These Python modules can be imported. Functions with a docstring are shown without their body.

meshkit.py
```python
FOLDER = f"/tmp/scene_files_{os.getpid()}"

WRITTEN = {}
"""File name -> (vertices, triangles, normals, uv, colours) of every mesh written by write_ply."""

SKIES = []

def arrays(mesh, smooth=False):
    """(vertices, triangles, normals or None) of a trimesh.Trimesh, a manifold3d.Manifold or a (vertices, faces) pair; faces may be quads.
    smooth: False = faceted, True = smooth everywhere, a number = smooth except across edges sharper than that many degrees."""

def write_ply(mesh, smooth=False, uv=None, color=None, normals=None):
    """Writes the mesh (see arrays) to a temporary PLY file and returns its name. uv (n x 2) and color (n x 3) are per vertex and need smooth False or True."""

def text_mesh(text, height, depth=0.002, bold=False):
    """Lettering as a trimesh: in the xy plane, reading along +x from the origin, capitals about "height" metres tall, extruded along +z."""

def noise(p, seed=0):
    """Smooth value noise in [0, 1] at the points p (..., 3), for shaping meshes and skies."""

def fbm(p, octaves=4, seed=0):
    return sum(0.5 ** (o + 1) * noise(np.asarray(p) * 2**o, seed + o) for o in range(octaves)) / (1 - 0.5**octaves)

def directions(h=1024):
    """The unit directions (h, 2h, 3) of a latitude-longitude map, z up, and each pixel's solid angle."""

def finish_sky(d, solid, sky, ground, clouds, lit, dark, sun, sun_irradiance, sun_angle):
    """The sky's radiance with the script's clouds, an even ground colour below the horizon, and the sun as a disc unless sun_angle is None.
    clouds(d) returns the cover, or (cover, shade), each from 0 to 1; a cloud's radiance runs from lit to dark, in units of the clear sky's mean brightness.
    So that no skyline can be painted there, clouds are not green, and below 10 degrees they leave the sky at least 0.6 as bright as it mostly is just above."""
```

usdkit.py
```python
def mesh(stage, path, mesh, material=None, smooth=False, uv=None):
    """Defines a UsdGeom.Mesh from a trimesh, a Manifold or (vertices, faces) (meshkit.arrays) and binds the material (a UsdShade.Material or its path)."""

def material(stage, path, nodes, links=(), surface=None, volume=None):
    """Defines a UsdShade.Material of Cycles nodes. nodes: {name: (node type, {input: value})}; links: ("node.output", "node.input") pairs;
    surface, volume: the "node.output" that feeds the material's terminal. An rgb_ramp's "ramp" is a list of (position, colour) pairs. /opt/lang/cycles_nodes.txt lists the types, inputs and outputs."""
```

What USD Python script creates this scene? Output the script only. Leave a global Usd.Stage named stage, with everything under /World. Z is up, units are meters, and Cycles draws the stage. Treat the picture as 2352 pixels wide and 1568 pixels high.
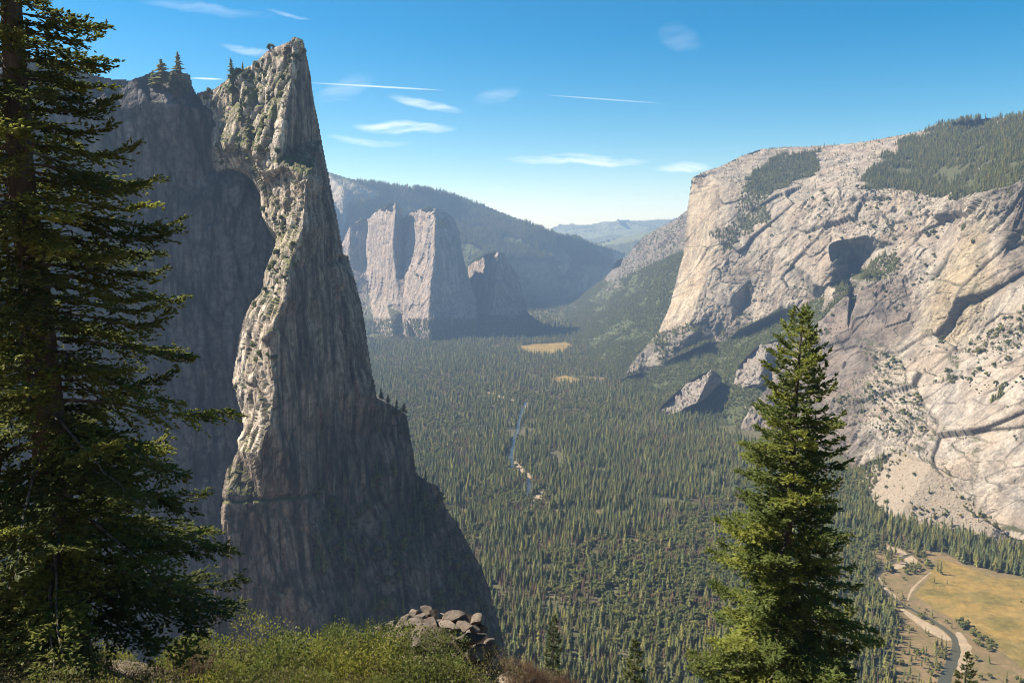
import math, random
import numpy as np
from scipy.spatial import cKDTree, Delaunay
from scipy.interpolate import LinearNDInterpolator
from scipy.ndimage import gaussian_filter, distance_transform_edt
import shapely
from shapely.geometry import Polygon
from pxr import Usd, UsdGeom, UsdLux, UsdShade, Gf, Sdf, Vt
import usdkit, meshkit

stage = Usd.Stage.CreateInMemory()
UsdGeom.SetStageUpAxis(stage, 'Z')
UsdGeom.SetStageMetersPerUnit(stage, 1.0)
UsdGeom.Xform.Define(stage, '/World')
UsdGeom.Scope.Define(stage, '/World/Looks')

# ------------------------------------------------------------------ camera
EYE = 680.0                       # metres above the valley floor
PITCH = math.radians(8.0)
FOC = 1847.0                      # focal length in units of a 2352 wide picture
cam = UsdGeom.Camera.Define(stage, '/World/camera')
cam.CreateHorizontalApertureAttr(36.0)
cam.CreateFocalLengthAttr(36.0 * FOC / 2352)
cam.CreateClippingRangeAttr(Gf.Vec2f(0.5, 120000))
cam.CreateExposureAttr(1.5)
xf = UsdGeom.Xformable(cam)
xf.AddTranslateOp().Set(Gf.Vec3d(0, 0, EYE))
xf.AddRotateXOp().Set(90 - math.degrees(PITCH))

# ------------------------------------------------------------------ sun and sky
SUN_EL, SUN_AZ = math.radians(43), math.radians(-78)     # azimuth from +Y towards +X
SUN = np.array([math.sin(SUN_AZ) * math.cos(SUN_EL), math.cos(SUN_AZ) * math.cos(SUN_EL), math.sin(SUN_EL)])
sun = UsdLux.DistantLight.Define(stage, '/World/sun')
sun.CreateIntensityAttr(1.25)
sun.CreateAngleAttr(0.53)
sun.CreateNormalizeAttr(True)
sun.CreateColorAttr(Gf.Vec3f(1.0, 0.94, 0.85))
zax = SUN / np.linalg.norm(SUN)
xax = np.cross([0, 0, 1.0], zax); xax /= np.linalg.norm(xax)
yax = np.cross(zax, xax)
UsdGeom.Xformable(sun).AddTransformOp().Set(Gf.Matrix4d(*[float(a) for a in (*xax, 0, *yax, 0, *zax, 0, 0, 0, 0, 1)]))

LOOK = '/World/Looks/'
def sky_material():
    n = {'sky': ('sky_texture', {'sky_type': 'single_scattering', 'sun_disc': False, 'sun_elevation': SUN_EL, 'sun_rotation': SUN_AZ,
                                 'altitude': 1500.0, 'air_density': 1.0, 'aerosol_density': 0.5, 'ozone_density': 2.0}),
         'tc': ('texture_coordinate', {}), 'sep': ('separate_xyz', {}),
         'u': ('math', {'math_type': 'divide'}), 'w': ('math', {'math_type': 'divide'}),
         'uw': ('combine_xyz', {}), 'warp': ('noise_texture', {'scale': 9.0, 'detail': 4.0}),
         'wsub': ('vector_math', {'math_type': 'subtract', 'vector2': (0.5, 0.5, 0.5)}),
         'wmul': ('vector_math', {'math_type': 'scale', 'scale': 0.035}), 'wadd': ('vector_math', {'math_type': 'add'}),
         'fm': ('mapping', {'scale': (10, 90, 1), 'rotation': (0, 0, 0.12)}), 'fib': ('noise_texture', {'scale': 1.0, 'detail': 6.0, 'roughness': 0.62, 'distortion': 0.4}),
         'fibr': ('map_range', {'from_min': 0.30, 'from_max': 0.72, 'clamp': True}),
         'bg': ('background_shader', {'strength': 0.05})}
    l = [('tc.generated', 'sep.vector'), ('sep.x', 'u.value1'), ('sep.y', 'u.value2'), ('sep.z', 'w.value1'), ('sep.y', 'w.value2'),
         ('u.value', 'uw.x'), ('w.value', 'uw.y'), ('sep.y', 'uw.z'), ('uw.vector', 'warp.vector'), ('warp.color', 'wsub.vector1'), ('wsub.vector', 'wmul.vector1'),
         ('uw.vector', 'wadd.vector1'), ('wmul.vector', 'wadd.vector2'), ('wadd.vector', 'fm.vector'), ('fm.vector', 'fib.vector'), ('fib.fac', 'fibr.value')]
    last = None
    # each wisp: middle (picture units), half length, half height, tilt (downwards to the right), density, fibrousness
    for i, (px, py, a, b, tilt, dens, soft) in enumerate([
            (980, 244, 90, 13, 0.16, .70, 1), (925, 296, 125, 15, 0.03, .85, 1), (1325, 373, 175, 14, 0.02, .72, 1), (1570, 394, 85, 13, -0.04, .60, 1),
            (800, 205, 85, 30, -0.3, .20, 2), (865, 199, 175, 2.4, 0.055, .42, 0), (475, 181, 45, 2.6, 0.04, .45, 0), (1385, 228, 155, 2.0, 0.07, .22, 0),
            (1555, 82, 60, 30, 0.25, .10, 2), (1140, 215, 60, 22, -0.3, .20, 2), (560, 110, 70, 12, 0.2, .32, 2), (655, 33, 55, 6, 0.33, .25, 1), (850, 325, 110, 9, 0.05, .3, 1),
            (480, 15, 160, 14, 0.1, .22, 2)]):
        q = np.array(ray(px, py)); cu, cw = q[0] / q[1], q[2] / q[1]
        s = 1 / FOC * 1.0
        p = f'c{i}'
        t = tilt
        n[p + 'm'] = ('vector_math', {'math_type': 'subtract', 'vector2': (cu, cw, 0)})
        n[p + 'x'] = ('vector_math', {'math_type': 'dot_product', 'vector2': (math.cos(t) / (a * s), -math.sin(t) / (a * s), 0)})
        n[p + 'y'] = ('vector_math', {'math_type': 'dot_product', 'vector2': (math.sin(t) / (b * s), math.cos(t) / (b * s), 0)})
        n[p + 'xx'] = ('math', {'math_type': 'power', 'value2': 2.0}); n[p + 'ax'] = ('math', {'math_type': 'absolute'})
        n[p + 'ay'] = ('math', {'math_type': 'absolute'}); n[p + 'yy'] = ('math', {'math_type': 'power', 'value2': 2.0})
        n[p + 'd'] = ('math', {'math_type': 'add'})
        n[p + 'f'] = ('map_range', {'range_type': 'smoothstep', 'from_min': 1.0, 'from_max': 0.0, 'to_min': 0.0, 'to_max': dens, 'clamp': True})
        src = 'uw' if soft == 0 else 'wadd'
        l += [(src + '.vector', p + 'm.vector1'), (p + 'm.vector', p + 'x.vector1'), (p + 'm.vector', p + 'y.vector1'), (p + 'x.value', p + 'ax.value1'), (p + 'ax.value', p + 'xx.value1'),
              (p + 'y.value', p + 'ay.value1'), (p + 'ay.value', p + 'yy.value1'), (p + 'xx.value', p + 'd.value1'), (p + 'yy.value', p + 'd.value2'), (p + 'd.value', p + 'f.value')]
        out = p + 'f.result'
        if soft:
            n[p + 'g'] = ('math', {'math_type': 'multiply'})
            l += [(out, p + 'g.value1'), ('fibr.result', p + 'g.value2')]
            out = p + 'g.value'
        if last is None:
            last = out
        else:
            n[p + 's'] = ('math', {'math_type': 'maximum'})
            l += [(last, p + 's.value1'), (out, p + 's.value2')]
            last = p + 's.value'
    n['fwd'] = ('math', {'math_type': 'greater_than', 'value2': 0.05}); n['cf'] = ('math', {'math_type': 'multiply'})
    n['hs'] = ('hsv', {'hue': 0.49, 'saturation': 1.6, 'value': 0.94})
    n['mix'] = ('mix_color', {'blend_type': 'mix', 'b': (11.0, 11.0, 11.4)})
    l += [('sep.y', 'fwd.value1'), (last, 'cf.value1'), ('fwd.value', 'cf.value2'), ('cf.value', 'mix.fac'), ('sky.color', 'hs.color'), ('hs.color', 'mix.a'), ('mix.result', 'bg.color')]
    return usdkit.material(stage, LOOK + 'sky', n, l, surface='bg.background')

def ray(px, py):
    u, v = (np.asarray(px, float) - 1176) / FOC, (784 - np.asarray(py, float)) / FOC
    c, s = math.cos(PITCH), math.sin(PITCH)
    return np.stack([u, c + v * s + 0 * u, -s + v * c + 0 * u], -1)
def at(px, py, Y):
    """The place in the valley at depth Y metres that lies in this direction from the viewpoint."""
    d = ray(px, py)
    return d * (np.asarray(Y, float) / d[..., 1])[..., None] + np.array([0, 0, EYE])
def floor_at(px, py, z=0.0):
    d = ray(px, py)
    return d * ((z - EYE) / d[..., 2])[..., None] + np.array([0, 0, EYE])
def FY(px, py, z=0.0):
    return float(floor_at(px, py, z)[1])
def project(p):
    p = np.asarray(p, float) - np.array([0, 0, EYE])
    c, s = math.cos(PITCH), math.sin(PITCH)
    f = p[..., 1] * c - p[..., 2] * s
    v = p[..., 1] * s + p[..., 2] * c
    return np.stack([1176 + FOC * p[..., 0] / f, 784 - FOC * v / f], -1)

dome = UsdLux.DomeLight.Define(stage, '/World/sky')
dome.CreateIntensityAttr(1.0)
UsdShade.MaterialBindingAPI.Apply(dome.GetPrim()).Bind(sky_material())

# ------------------------------------------------------------------ helpers
USED = {}
def numbered(name, parent='/World'):
    k = (parent, name)
    USED[k] = USED.get(k, -1) + 1
    return f'{parent}/{name}' if USED[k] == 0 else f'{parent}/{name}_{USED[k]:03d}'
def tag(prim, label=None, cat=None, group=None, kind=None):
    prim = prim.GetPrim() if hasattr(prim, 'GetPrim') else prim
    for k, v in (('label', label), ('category', cat), ('group', group), ('kind', kind)):
        if v: prim.SetCustomDataByKey(k, v)
    return prim
def mesh(name, m, mat, parent='/World', smooth=False, attrs=None):
    path = numbered(name, str(parent))
    g = usdkit.mesh(stage, path, m, mat, smooth)
    for k, v in (attrs or {}).items():
        v = np.asarray(v, np.float32)
        if v.ndim == 2:
            UsdGeom.PrimvarsAPI(g).CreatePrimvar(k, Sdf.ValueTypeNames.Color3fArray, 'vertex').Set(Vt.Vec3fArray.FromNumpy(v))
        else:
            UsdGeom.PrimvarsAPI(g).CreatePrimvar(k, Sdf.ValueTypeNames.FloatArray, 'vertex').Set(Vt.FloatArray.FromNumpy(v))
    return g.GetPrim()
def xform(name, loc=(0, 0, 0), rotz=0.0, scale=None, rot=None):
    path = numbered(name)
    x = UsdGeom.Xform.Define(stage, path)
    x.AddTranslateOp().Set(Gf.Vec3d(*map(float, loc)))
    if rotz: x.AddRotateZOp().Set(float(rotz))
    if rot: x.AddRotateXYZOp().Set(Gf.Vec3f(*map(float, rot)))
    if scale is not None: x.AddScaleOp().Set(Gf.Vec3f(*(map(float, scale) if np.ndim(scale) else [float(scale)] * 3)))
    return x.GetPrim()
def instance(name, source, loc, rotz=0.0, scale=None, rot=None):
    p = xform(name, loc, rotz, scale, rot)
    p.GetReferences().AddInternalReference(source)
    p.SetInstanceable(True)
    return p
def stuff_instancer(name, protos, pos, which, scale, yaw, label, cat, tilt=None, parent='/World'):
    """ONE object for what nobody would count."""
    path = numbered(name, parent)
    pi = UsdGeom.PointInstancer.Define(stage, path)
    which = np.asarray(which)
    used = np.unique(which)
    kinds = []
    for k in used:
        q = stage.DefinePrim(f"{path}/{protos[k].rsplit('/', 1)[1]}", 'Mesh' if stage.GetPrimAtPath(protos[k]).GetTypeName() == 'Mesh' else 'Xform')
        q.GetReferences().AddInternalReference(protos[k])
        kinds.append(q.GetPath())
    which = np.searchsorted(used, which)
    pi.CreatePrototypesRel().SetTargets(kinds)
    pi.CreatePositionsAttr(Vt.Vec3fArray.FromNumpy(np.asarray(pos, np.float32)))
    pi.CreateProtoIndicesAttr(Vt.IntArray.FromNumpy(np.asarray(which, np.int32)))
    s = np.asarray(scale, np.float32)
    if s.ndim == 1: s = np.stack([s] * 3, 1)
    pi.CreateScalesAttr(Vt.Vec3fArray.FromNumpy(s))
    y = np.asarray(yaw) / 2
    q = np.zeros((len(y), 4), np.float16)       # numpy order: imaginary, real
    q[:, 2], q[:, 3] = np.sin(y), np.cos(y)
    pi.CreateOrientationsAttr(Vt.QuathArray([Gf.Quath(float(b), 0, 0, float(a)) for a, b in zip(np.sin(y), np.cos(y))]))
    tag(pi, label, cat, kind='stuff')
    return pi
# ------------------------------------------------------------------ rock
JOINTS = []          # how close each place lies to a joint, for the dark growth that lines it
def facets(p, size, seed, tilt=0.5, step=0.25, crack=0.15, crack_w=0.08, rot=None, joint=False):
    """Displacement in metres of a jointed rock: every block has its own plane, the joints between are recessed. size: metres along x, y, z."""
    r = np.random.default_rng(seed)
    size = np.broadcast_to(np.asarray(size, float), 3)
    q = p if rot is None else p @ rot
    q = q / size
    q = q + 0.35 * (np.stack([meshkit.noise(q * 1.3, seed + k) for k in range(3)], -1) - 0.5)
    lo = np.floor(q / 0.8).astype(np.int64)
    _, first = np.unique(lo @ np.array([1, 100003, 10000019]), return_index=True)
    first = r.permutation(first)[: max(8, int(len(first) * 0.75))]
    c = q[first] + r.normal(0, 0.25, (len(first), 3))
    d, i = cKDTree(c).query(q, k=2)
    g = r.normal(0, 1, (len(c), 3)) * tilt
    h = np.einsum('ij,ij->i', g[i[:, 0]], np.clip(q - c[i[:, 0]], -0.8, 0.8)) + r.uniform(-1, 1, len(c))[i[:, 0]] * step
    w = np.exp(-((d[:, 1] - d[:, 0]) / crack_w) ** 2)
    h -= crack * w
    if joint: JOINTS.append(w)
    return h
def fbm(p, scale, seed, octaves=5):
    return meshkit.fbm(p / np.broadcast_to(np.asarray(scale, float), 3), octaves, seed) - 0.5
def ridged(p, scale, seed, octaves=4):
    p = p / np.broadcast_to(np.asarray(scale, float), 3)
    return sum(0.5 ** o * (1 - np.abs(2 * meshkit.noise(p * 2 ** o, seed + o) - 1)) for o in range(octaves)) / 2 - 0.5

def rough_outline(poly, amp, seed, step=6.0):
    poly = np.asarray(poly, float)
    out = []
    for a, b in zip(poly, np.roll(poly, -1, 0)):
        k = max(1, int(np.linalg.norm(b - a) / step))
        out += [a + (b - a) * j / k for j in range(k)]
    out = np.array(out)
    p3 = np.c_[out, np.zeros(len(out))]
    n = np.stack([meshkit.fbm(p3 / 40, 5, seed), meshkit.fbm(p3 / 40, 5, seed + 9)], -1) - 0.5
    return out + n * amp * 2
def relief(outline, pts, step, displace, seed=0, amp=3.0, back=(0, 60, -10), smooth_base=1.5, blur=0.5, hold=10.0):
    """A rock face as a solid sheet: known places on it (direction and depth) joined by planes, then broken up by displace(points, normals), and closed towards its back."""
    poly = Polygon(rough_outline(outline, amp, seed)).buffer(0)
    x0, y0, x1, y1 = poly.bounds
    gx, gy = np.arange(x0, x1 + step, step), np.arange(y0, y1 + step, step)
    X, Yp = np.meshgrid(gx, gy)
    pts = np.asarray(pts, float)
    # far corners so that the interpolation never leaves the hull
    inv = 1 / pts[:, 2]
    lin = LinearNDInterpolator(pts[:, :2], inv)
    D = lin(X, Yp)
    bad = np.isnan(D)
    if bad.any():
        k = cKDTree(pts[:, :2])
        d, i = k.query(np.c_[X[bad], Yp[bad]], k=3)
        w = 1 / (d + 1e-6)
        D[bad] = (w * inv[i]).sum(1) / w.sum(1)
    if smooth_base: D = gaussian_filter(D, smooth_base / step)
    inside = shapely.contains_xy(poly, X.ravel(), Yp.ravel()).reshape(X.shape)
    P = at(X, Yp, 1 / D)
    du = np.gradient(P, axis=1); dv = np.gradient(P, axis=0)
    N = np.cross(du, dv)
    for k in range(3): N[..., k] = gaussian_filter(N[..., k], 6 / step)
    N /= np.linalg.norm(N, axis=-1, keepdims=True) + 1e-12
    view = P - np.array([0, 0, EYE])
    N *= -np.sign((N * view).sum(-1, keepdims=True))
    idx = np.full(X.shape, -1); idx[inside] = np.arange(inside.sum())
    V = P[inside]
    JOINTS.clear()
    Dg = np.zeros(X.shape); Dg[inside] = displace(V, np.c_[X[inside], Yp[inside]])
    Dg = gaussian_filter(Dg, blur) / np.maximum(gaussian_filter(inside.astype(float), blur), 1e-3)
    Dg *= np.clip(distance_transform_edt(np.pad(inside, 1))[1:-1, 1:-1] * step / hold, 0.2, 1)
    dark = np.ones(len(V))
    for w in JOINTS: dark *= 1 - 0.38 * w
    V = V + N[inside] * Dg[inside][:, None]
    a, b, c, d = idx[:-1, :-1], idx[:-1, 1:], idx[1:, 1:], idx[1:, :-1]
    F = []
    for t in ((a, d, b), (b, d, c)):
        ok = (t[0] >= 0) & (t[1] >= 0) & (t[2] >= 0)
        F.append(np.stack([t[0][ok], t[1][ok], t[2][ok]], -1))
    F = np.vstack(F)
    # border edges -> rim leading back
    e = np.vstack([F[:, [0, 1]], F[:, [1, 2]], F[:, [2, 0]]])
    key = {}
    codes = e[:, 0].astype(np.int64) * len(V) + e[:, 1]
    rev = e[:, 1].astype(np.int64) * len(V) + e[:, 0]
    border = e[~np.isin(codes, rev)]
    bv = np.unique(border)
    mp = np.full(len(V), -1); mp[bv] = len(V) + np.arange(len(bv))
    away = V[bv] - np.array([0, 0, EYE]); away /= np.linalg.norm(away, axis=1, keepdims=True)
    inward = V.mean(0) - V[bv]; inward[:, 2] *= 0.3; inward /= np.linalg.norm(inward, axis=1, keepdims=True)
    T = float(np.linalg.norm(back))
    V2 = np.vstack([V, V[bv] + away * T + inward * 0.25 * T + np.array([0, 0, -0.1 * T])])
    q = np.stack([border[:, 0], mp[border[:, 0]], mp[border[:, 1]], border[:, 1]], -1)
    F2 = np.vstack([F, q[:, [0, 1, 2]], q[:, [0, 2, 3]]])
    scr = np.vstack([np.c_[X[inside], Yp[inside]], np.c_[X[inside], Yp[inside]][bv]])
    return V2, F2, scr, len(F), np.r_[dark, dark[bv]]
def in_poly(poly, scr):
    return shapely.contains_xy(Polygon(poly), scr[:, 0], scr[:, 1])
def soft_poly(poly, scr, w=6.0):
    pg = Polygon(poly); shapely.prepare(pg)
    pt = shapely.points(scr[:, 0], scr[:, 1])
    d = shapely.distance(pg.exterior, pt)
    s = np.where(shapely.contains(pg, pt), d, -d)
    return np.clip(0.5 + s / (2 * w), 0, 1)

def fuzzy(poly, scr, V, w=10.0, size=60.0, seed=201):
    return soft_poly(poly, scr, w) + 1.6 * fbm(V, size, seed, 4) > 0.5
def granite(name, light, dark, warm=(0.42, 0.33, 0.24), streak=0.5, streak_size=(12, 12, 160), stain=60.0, veg=(0.045, 0.05, 0.018), veg_lo=0.62, veg_hi=0.8, grain=4.0, bump=1.2, fleck=0.32):
    """Granite: broad tone changes, water streaks, rusty stains, dull green scrub where a ledge lies flat; 'tint' is its tone there, with sun and shade painted in on spire and shaded wall."""
    n = {'g': ('geometry', {}), 'sep': ('separate_xyz', {}), 'att': ('attribute', {'attribute': 'tint'}), 'vat': ('attribute', {'attribute': 'veg'}),
         'm1': ('mapping', {'scale': tuple(1 / s for s in streak_size)}), 'n1': ('noise_texture', {'scale': 1.0, 'detail': 7.0, 'roughness': 0.72, 'distortion': 0.3}),
         'r1': ('map_range', {'from_min': 0.43, 'from_max': 0.58, 'clamp': True}),
         'n2': ('noise_texture', {'scale': 1 / stain, 'detail': 7.0, 'roughness': 0.62}), 'r2': ('map_range', {'from_min': 0.4, 'from_max': 0.65, 'clamp': True}),
         'n3': ('noise_texture', {'scale': 1 / grain, 'detail': 5.0, 'roughness': 0.7}), 'r3': ('map_range', {'from_min': 0.3, 'from_max': 0.7, 'to_min': 1 - fleck, 'to_max': 1 + fleck, 'clamp': True}),
         'sm': ('math', {'math_type': 'multiply', 'value2': streak}),
         'c1': ('mix_color', {'a': light, 'b': dark}), 'c2': ('mix_color', {'b': warm}), 'wm': ('math', {'math_type': 'multiply', 'value2': 0.5}),
         'c3': ('mix_color', {'blend_type': 'multiply', 'fac': 1.0}), 'c4': ('mix_color', {'blend_type': 'multiply', 'fac': 1.0, 'use_clamp': False}),
         'n4': ('noise_texture', {'scale': 1 / (grain * 3), 'detail': 4.0}), 'vz': ('math', {'math_type': 'add'}), 'vh': ('math', {'math_type': 'multiply_add', 'value2': 0.5, 'value3': -0.25}),
         'va': ('math', {'math_type': 'add'}), 'vr': ('map_range', {'from_min': veg_lo, 'from_max': veg_hi, 'clamp': True}),
         'c5': ('mix_color', {'b': veg}), 'bmp': ('bump', {'distance': bump, 'strength': 1.0}),
         'bs': ('principled_bsdf', {'roughness': 0.9, 'specular_ior_level': 0.15})}
    l = [('g.position', 'm1.vector'), ('m1.vector', 'n1.vector'), ('n1.fac', 'r1.value'), ('r1.result', 'sm.value1'), ('sm.value', 'c1.fac'),
         ('g.position', 'n2.vector'), ('n2.fac', 'r2.value'), ('r2.result', 'wm.value1'), ('wm.value', 'c2.fac'), ('c1.result', 'c2.a'),
         ('g.position', 'n3.vector'), ('n3.fac', 'r3.value'), ('c2.result', 'c3.a'), ('r3.result', 'c3.b'), ('c3.result', 'c4.a'), ('att.color', 'c4.b'),
         ('g.position', 'n4.vector'), ('n4.fac', 'vh.value1'), ('g.true_normal', 'sep.vector'), ('sep.z', 'vz.value1'), ('vh.value', 'vz.value2'),
         ('vz.value', 'va.value1'), ('vat.fac', 'va.value2'), ('va.value', 'vr.value'), ('vr.result', 'c5.fac'), ('c4.result', 'c5.a'),
         ('c5.result', 'bs.base_color'), ('n3.fac', 'bmp.height'), ('bmp.normal', 'bs.normal')]
    return usdkit.material(stage, LOOK + name, n, l, surface='bs.BSDF')

def rotz(deg):
    a = math.radians(deg); return np.array([[math.cos(a), -math.sin(a), 0], [math.sin(a), math.cos(a), 0], [0, 0, 1]])
def rot_axis(axis, deg):
    import trimesh
    return trimesh.transformations.rotation_matrix(math.radians(deg), axis)[:3, :3]

SURF = {}        # name -> (vertices, faces, picture directions, number of front faces), for setting trees on them
def rock(name, outline, pts, step, displace, mat, label, seed=0, amp=3.0, back=(0, 60, -10), tint=None, veg=None, cat='rock formation', smooth_base=1.5, blur=0.5, hold=10.0):
    V, F, scr, nf, dark = relief(outline, pts, step, displace, seed, amp, back, smooth_base, blur, hold)
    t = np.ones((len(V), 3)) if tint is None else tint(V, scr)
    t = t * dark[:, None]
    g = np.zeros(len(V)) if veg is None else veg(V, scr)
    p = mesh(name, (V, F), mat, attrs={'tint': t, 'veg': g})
    tag(p, label, cat, kind='structure')
    SURF[str(p.GetPath())] = (V, F, scr, nf)
    return p

# ---- the spire
M_spire = granite('granite_spire', (0.33, 0.285, 0.235), (0.045, 0.04, 0.037), (0.19, 0.14, 0.095), streak=1.0, streak_size=(9, 9, 170), stain=45, grain=6.0, bump=1.5, fleck=0.5, veg_lo=0.62, veg_hi=0.80, veg=(0.09, 0.09, 0.028))
spire_outline = [(450, 213), (493, 203), (540, 168), (583, 145), (618, 111), (641, 103), (661, 96), (677, 83), (698, 91), (704, 125), (713, 172), (719, 211), (729, 265), (739, 320), (752, 379),
    (760, 429), (770, 476), (778, 515), (786, 562), (788, 581), (801, 589), (811, 624), (821, 656), (830, 692), (839, 746), (851, 827), (862, 890), (866, 913), (875, 917), (902, 931), (938, 953), (943, 1003),
    (952, 1039), (959, 1088), (979, 1102), (1006, 1115), (1017, 1142), (1028, 1169), (1051, 1196), (1069, 1232), (1091, 1277), (1107, 1300), (1126, 1356), (1145, 1421), (1157, 1470), (1160, 1620),
    (430, 1620), (470, 1450), (490, 1350), (512, 1250), (505, 1150), (520, 1080), (547, 1034), (545, 1012), (558, 985), (554, 944), (542, 908), (531, 877), (538, 836), (545, 805), (551, 760), (565, 719),
    (578, 692), (601, 670), (605, 625), (625, 581), (633, 539), (598, 496), (594, 441), (571, 402), (563, 392), (524, 385), (489, 402), (477, 336), (480, 300), (468, 250)]
spire_pts = [(450, 213, 1240), (493, 203, 1225), (540, 168, 1200), (583, 145, 1170), (618, 111, 1135), (661, 96, 1098), (677, 83, 1085), (698, 91, 1085),
    (704, 125, 1105), (719, 211, 1125), (739, 320, 1130), (760, 429, 1130), (778, 515, 1130), (788, 581, 1130), (801, 589, 1165), (821, 638, 1160), (830, 692, 1155), (851, 827, 1140), (866, 913, 1130),
    (902, 931, 1180), (938, 953, 1200), (952, 1039, 1195), (979, 1102, 1215), (1028, 1169, 1220), (1069, 1232, 1215), (1107, 1300, 1210), (1145, 1421, 1195), (1157, 1480, 1180), (1165, 1620, 1150),
    (676, 120, 1078), (672, 162, 1070), (666, 207, 1060), (655, 262, 1052), (645, 320, 1044), (638, 372, 1046), (690, 330, 1090), (700, 220, 1098),
    (560, 250, 1150), (600, 200, 1120), (610, 300, 1085), (530, 330, 1150), (520, 240, 1190), (590, 350, 1090),
    (468, 245, 1245), (480, 300, 1235), (477, 336, 1232), (489, 400, 1228), (524, 384, 1212), (563, 392, 1190),
    (614, 391, 1062), (657, 383, 1030), (676, 391, 1015), (710, 414, 1000), (702, 457, 995), (696, 515, 985), (680, 566, 975), (664, 620, 965), (655, 690, 955), (634, 733, 950), (628, 778, 945), (623, 836, 940),
    (626, 881, 935), (623, 926, 930), (619, 971, 925), (592, 1038, 922),
    (571, 402, 1178), (594, 441, 1160), (598, 496, 1150), (633, 539, 1105), (625, 581, 1065), (602, 628, 1065), (601, 670, 1060), (565, 719, 1075), (551, 760, 1080), (538, 836, 1075), (531, 877, 1070), (554, 944, 1035),
    (558, 985, 1005), (545, 1012, 1000), (547, 1034, 975),
    (740, 450, 1085), (735, 600, 1060), (720, 700, 1030), (700, 900, 990), (760, 900, 1055), (800, 1000, 1090), (870, 1000, 1150), (770, 700, 1085),
    (520, 1150, 925), (600, 1145, 940), (700, 1138, 985), (760, 1150, 1050), (860, 1150, 1110), (950, 1180, 1180),
    (500, 1300, 900), (640, 1300, 935), (760, 1300, 1010), (900, 1300, 1090), (1020, 1300, 1170),
    (440, 1600, 860), (490, 1470, 878), (620, 1480, 905), (760, 1480, 960), (900, 1480, 1040), (1050, 1480, 1120), (620, 1620, 880), (900, 1620, 1000)]
lit_upper = [(450, 205), (690, 70), (700, 110), (672, 205), (655, 300), (640, 385), (720, 405), (705, 520), (668, 640), (640, 740), (628, 960), (590, 1050), (530, 1050), (515, 870), (600, 650), (560, 400), (470, 410)]
spire_pts = [(x, y, d * 0.86) for x, y, d in spire_pts]
def spire_disp(p, scr):
    R = rot_axis([0, 1, 0], 14)
    up = soft_poly(lit_upper, scr, 14)
    blocks = 10 * facets(p, (46, 46, 80), 11, 0.5, 0.35, 0.25, 0.06, R, True) + 4.6 * facets(p, (17, 17, 32), 12, 0.5, 0.4, 0.3, 0.07, R) + np.where(scr[:, 1] < 640, 1.1, 0.7) * facets(p, (5.5, 5.5, 11), 13, 0.6, 0.4, 0.3, 0.12, R)
    wall = 7 * facets(p, (30, 30, 240), 14, 0.28, 0.25, 0.2, 0.05) + 2.4 * facets(p, (10, 10, 90), 15, 0.35, 0.25, 0.25, 0.07, None, True) + 0.7 * facets(p, (4, 4, 24), 16, 0.5, 0.3, 0.2, 0.1) + 2.2 * ridged(p, (30, 30, 300), 17, 4)
    ledge = -5 * np.exp(-((scr[:, 1] - 1150 + 0.06 * (scr[:, 0] - 500) + 8 * fbm(p, 20, 5, 3)) / 5) ** 2) * (scr[:, 0] < 745) * (scr[:, 1] > 1000)
    return up * blocks + (1 - up) * (wall + ledge) + 6 * fbm(p, 80, 18, 5)
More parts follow.
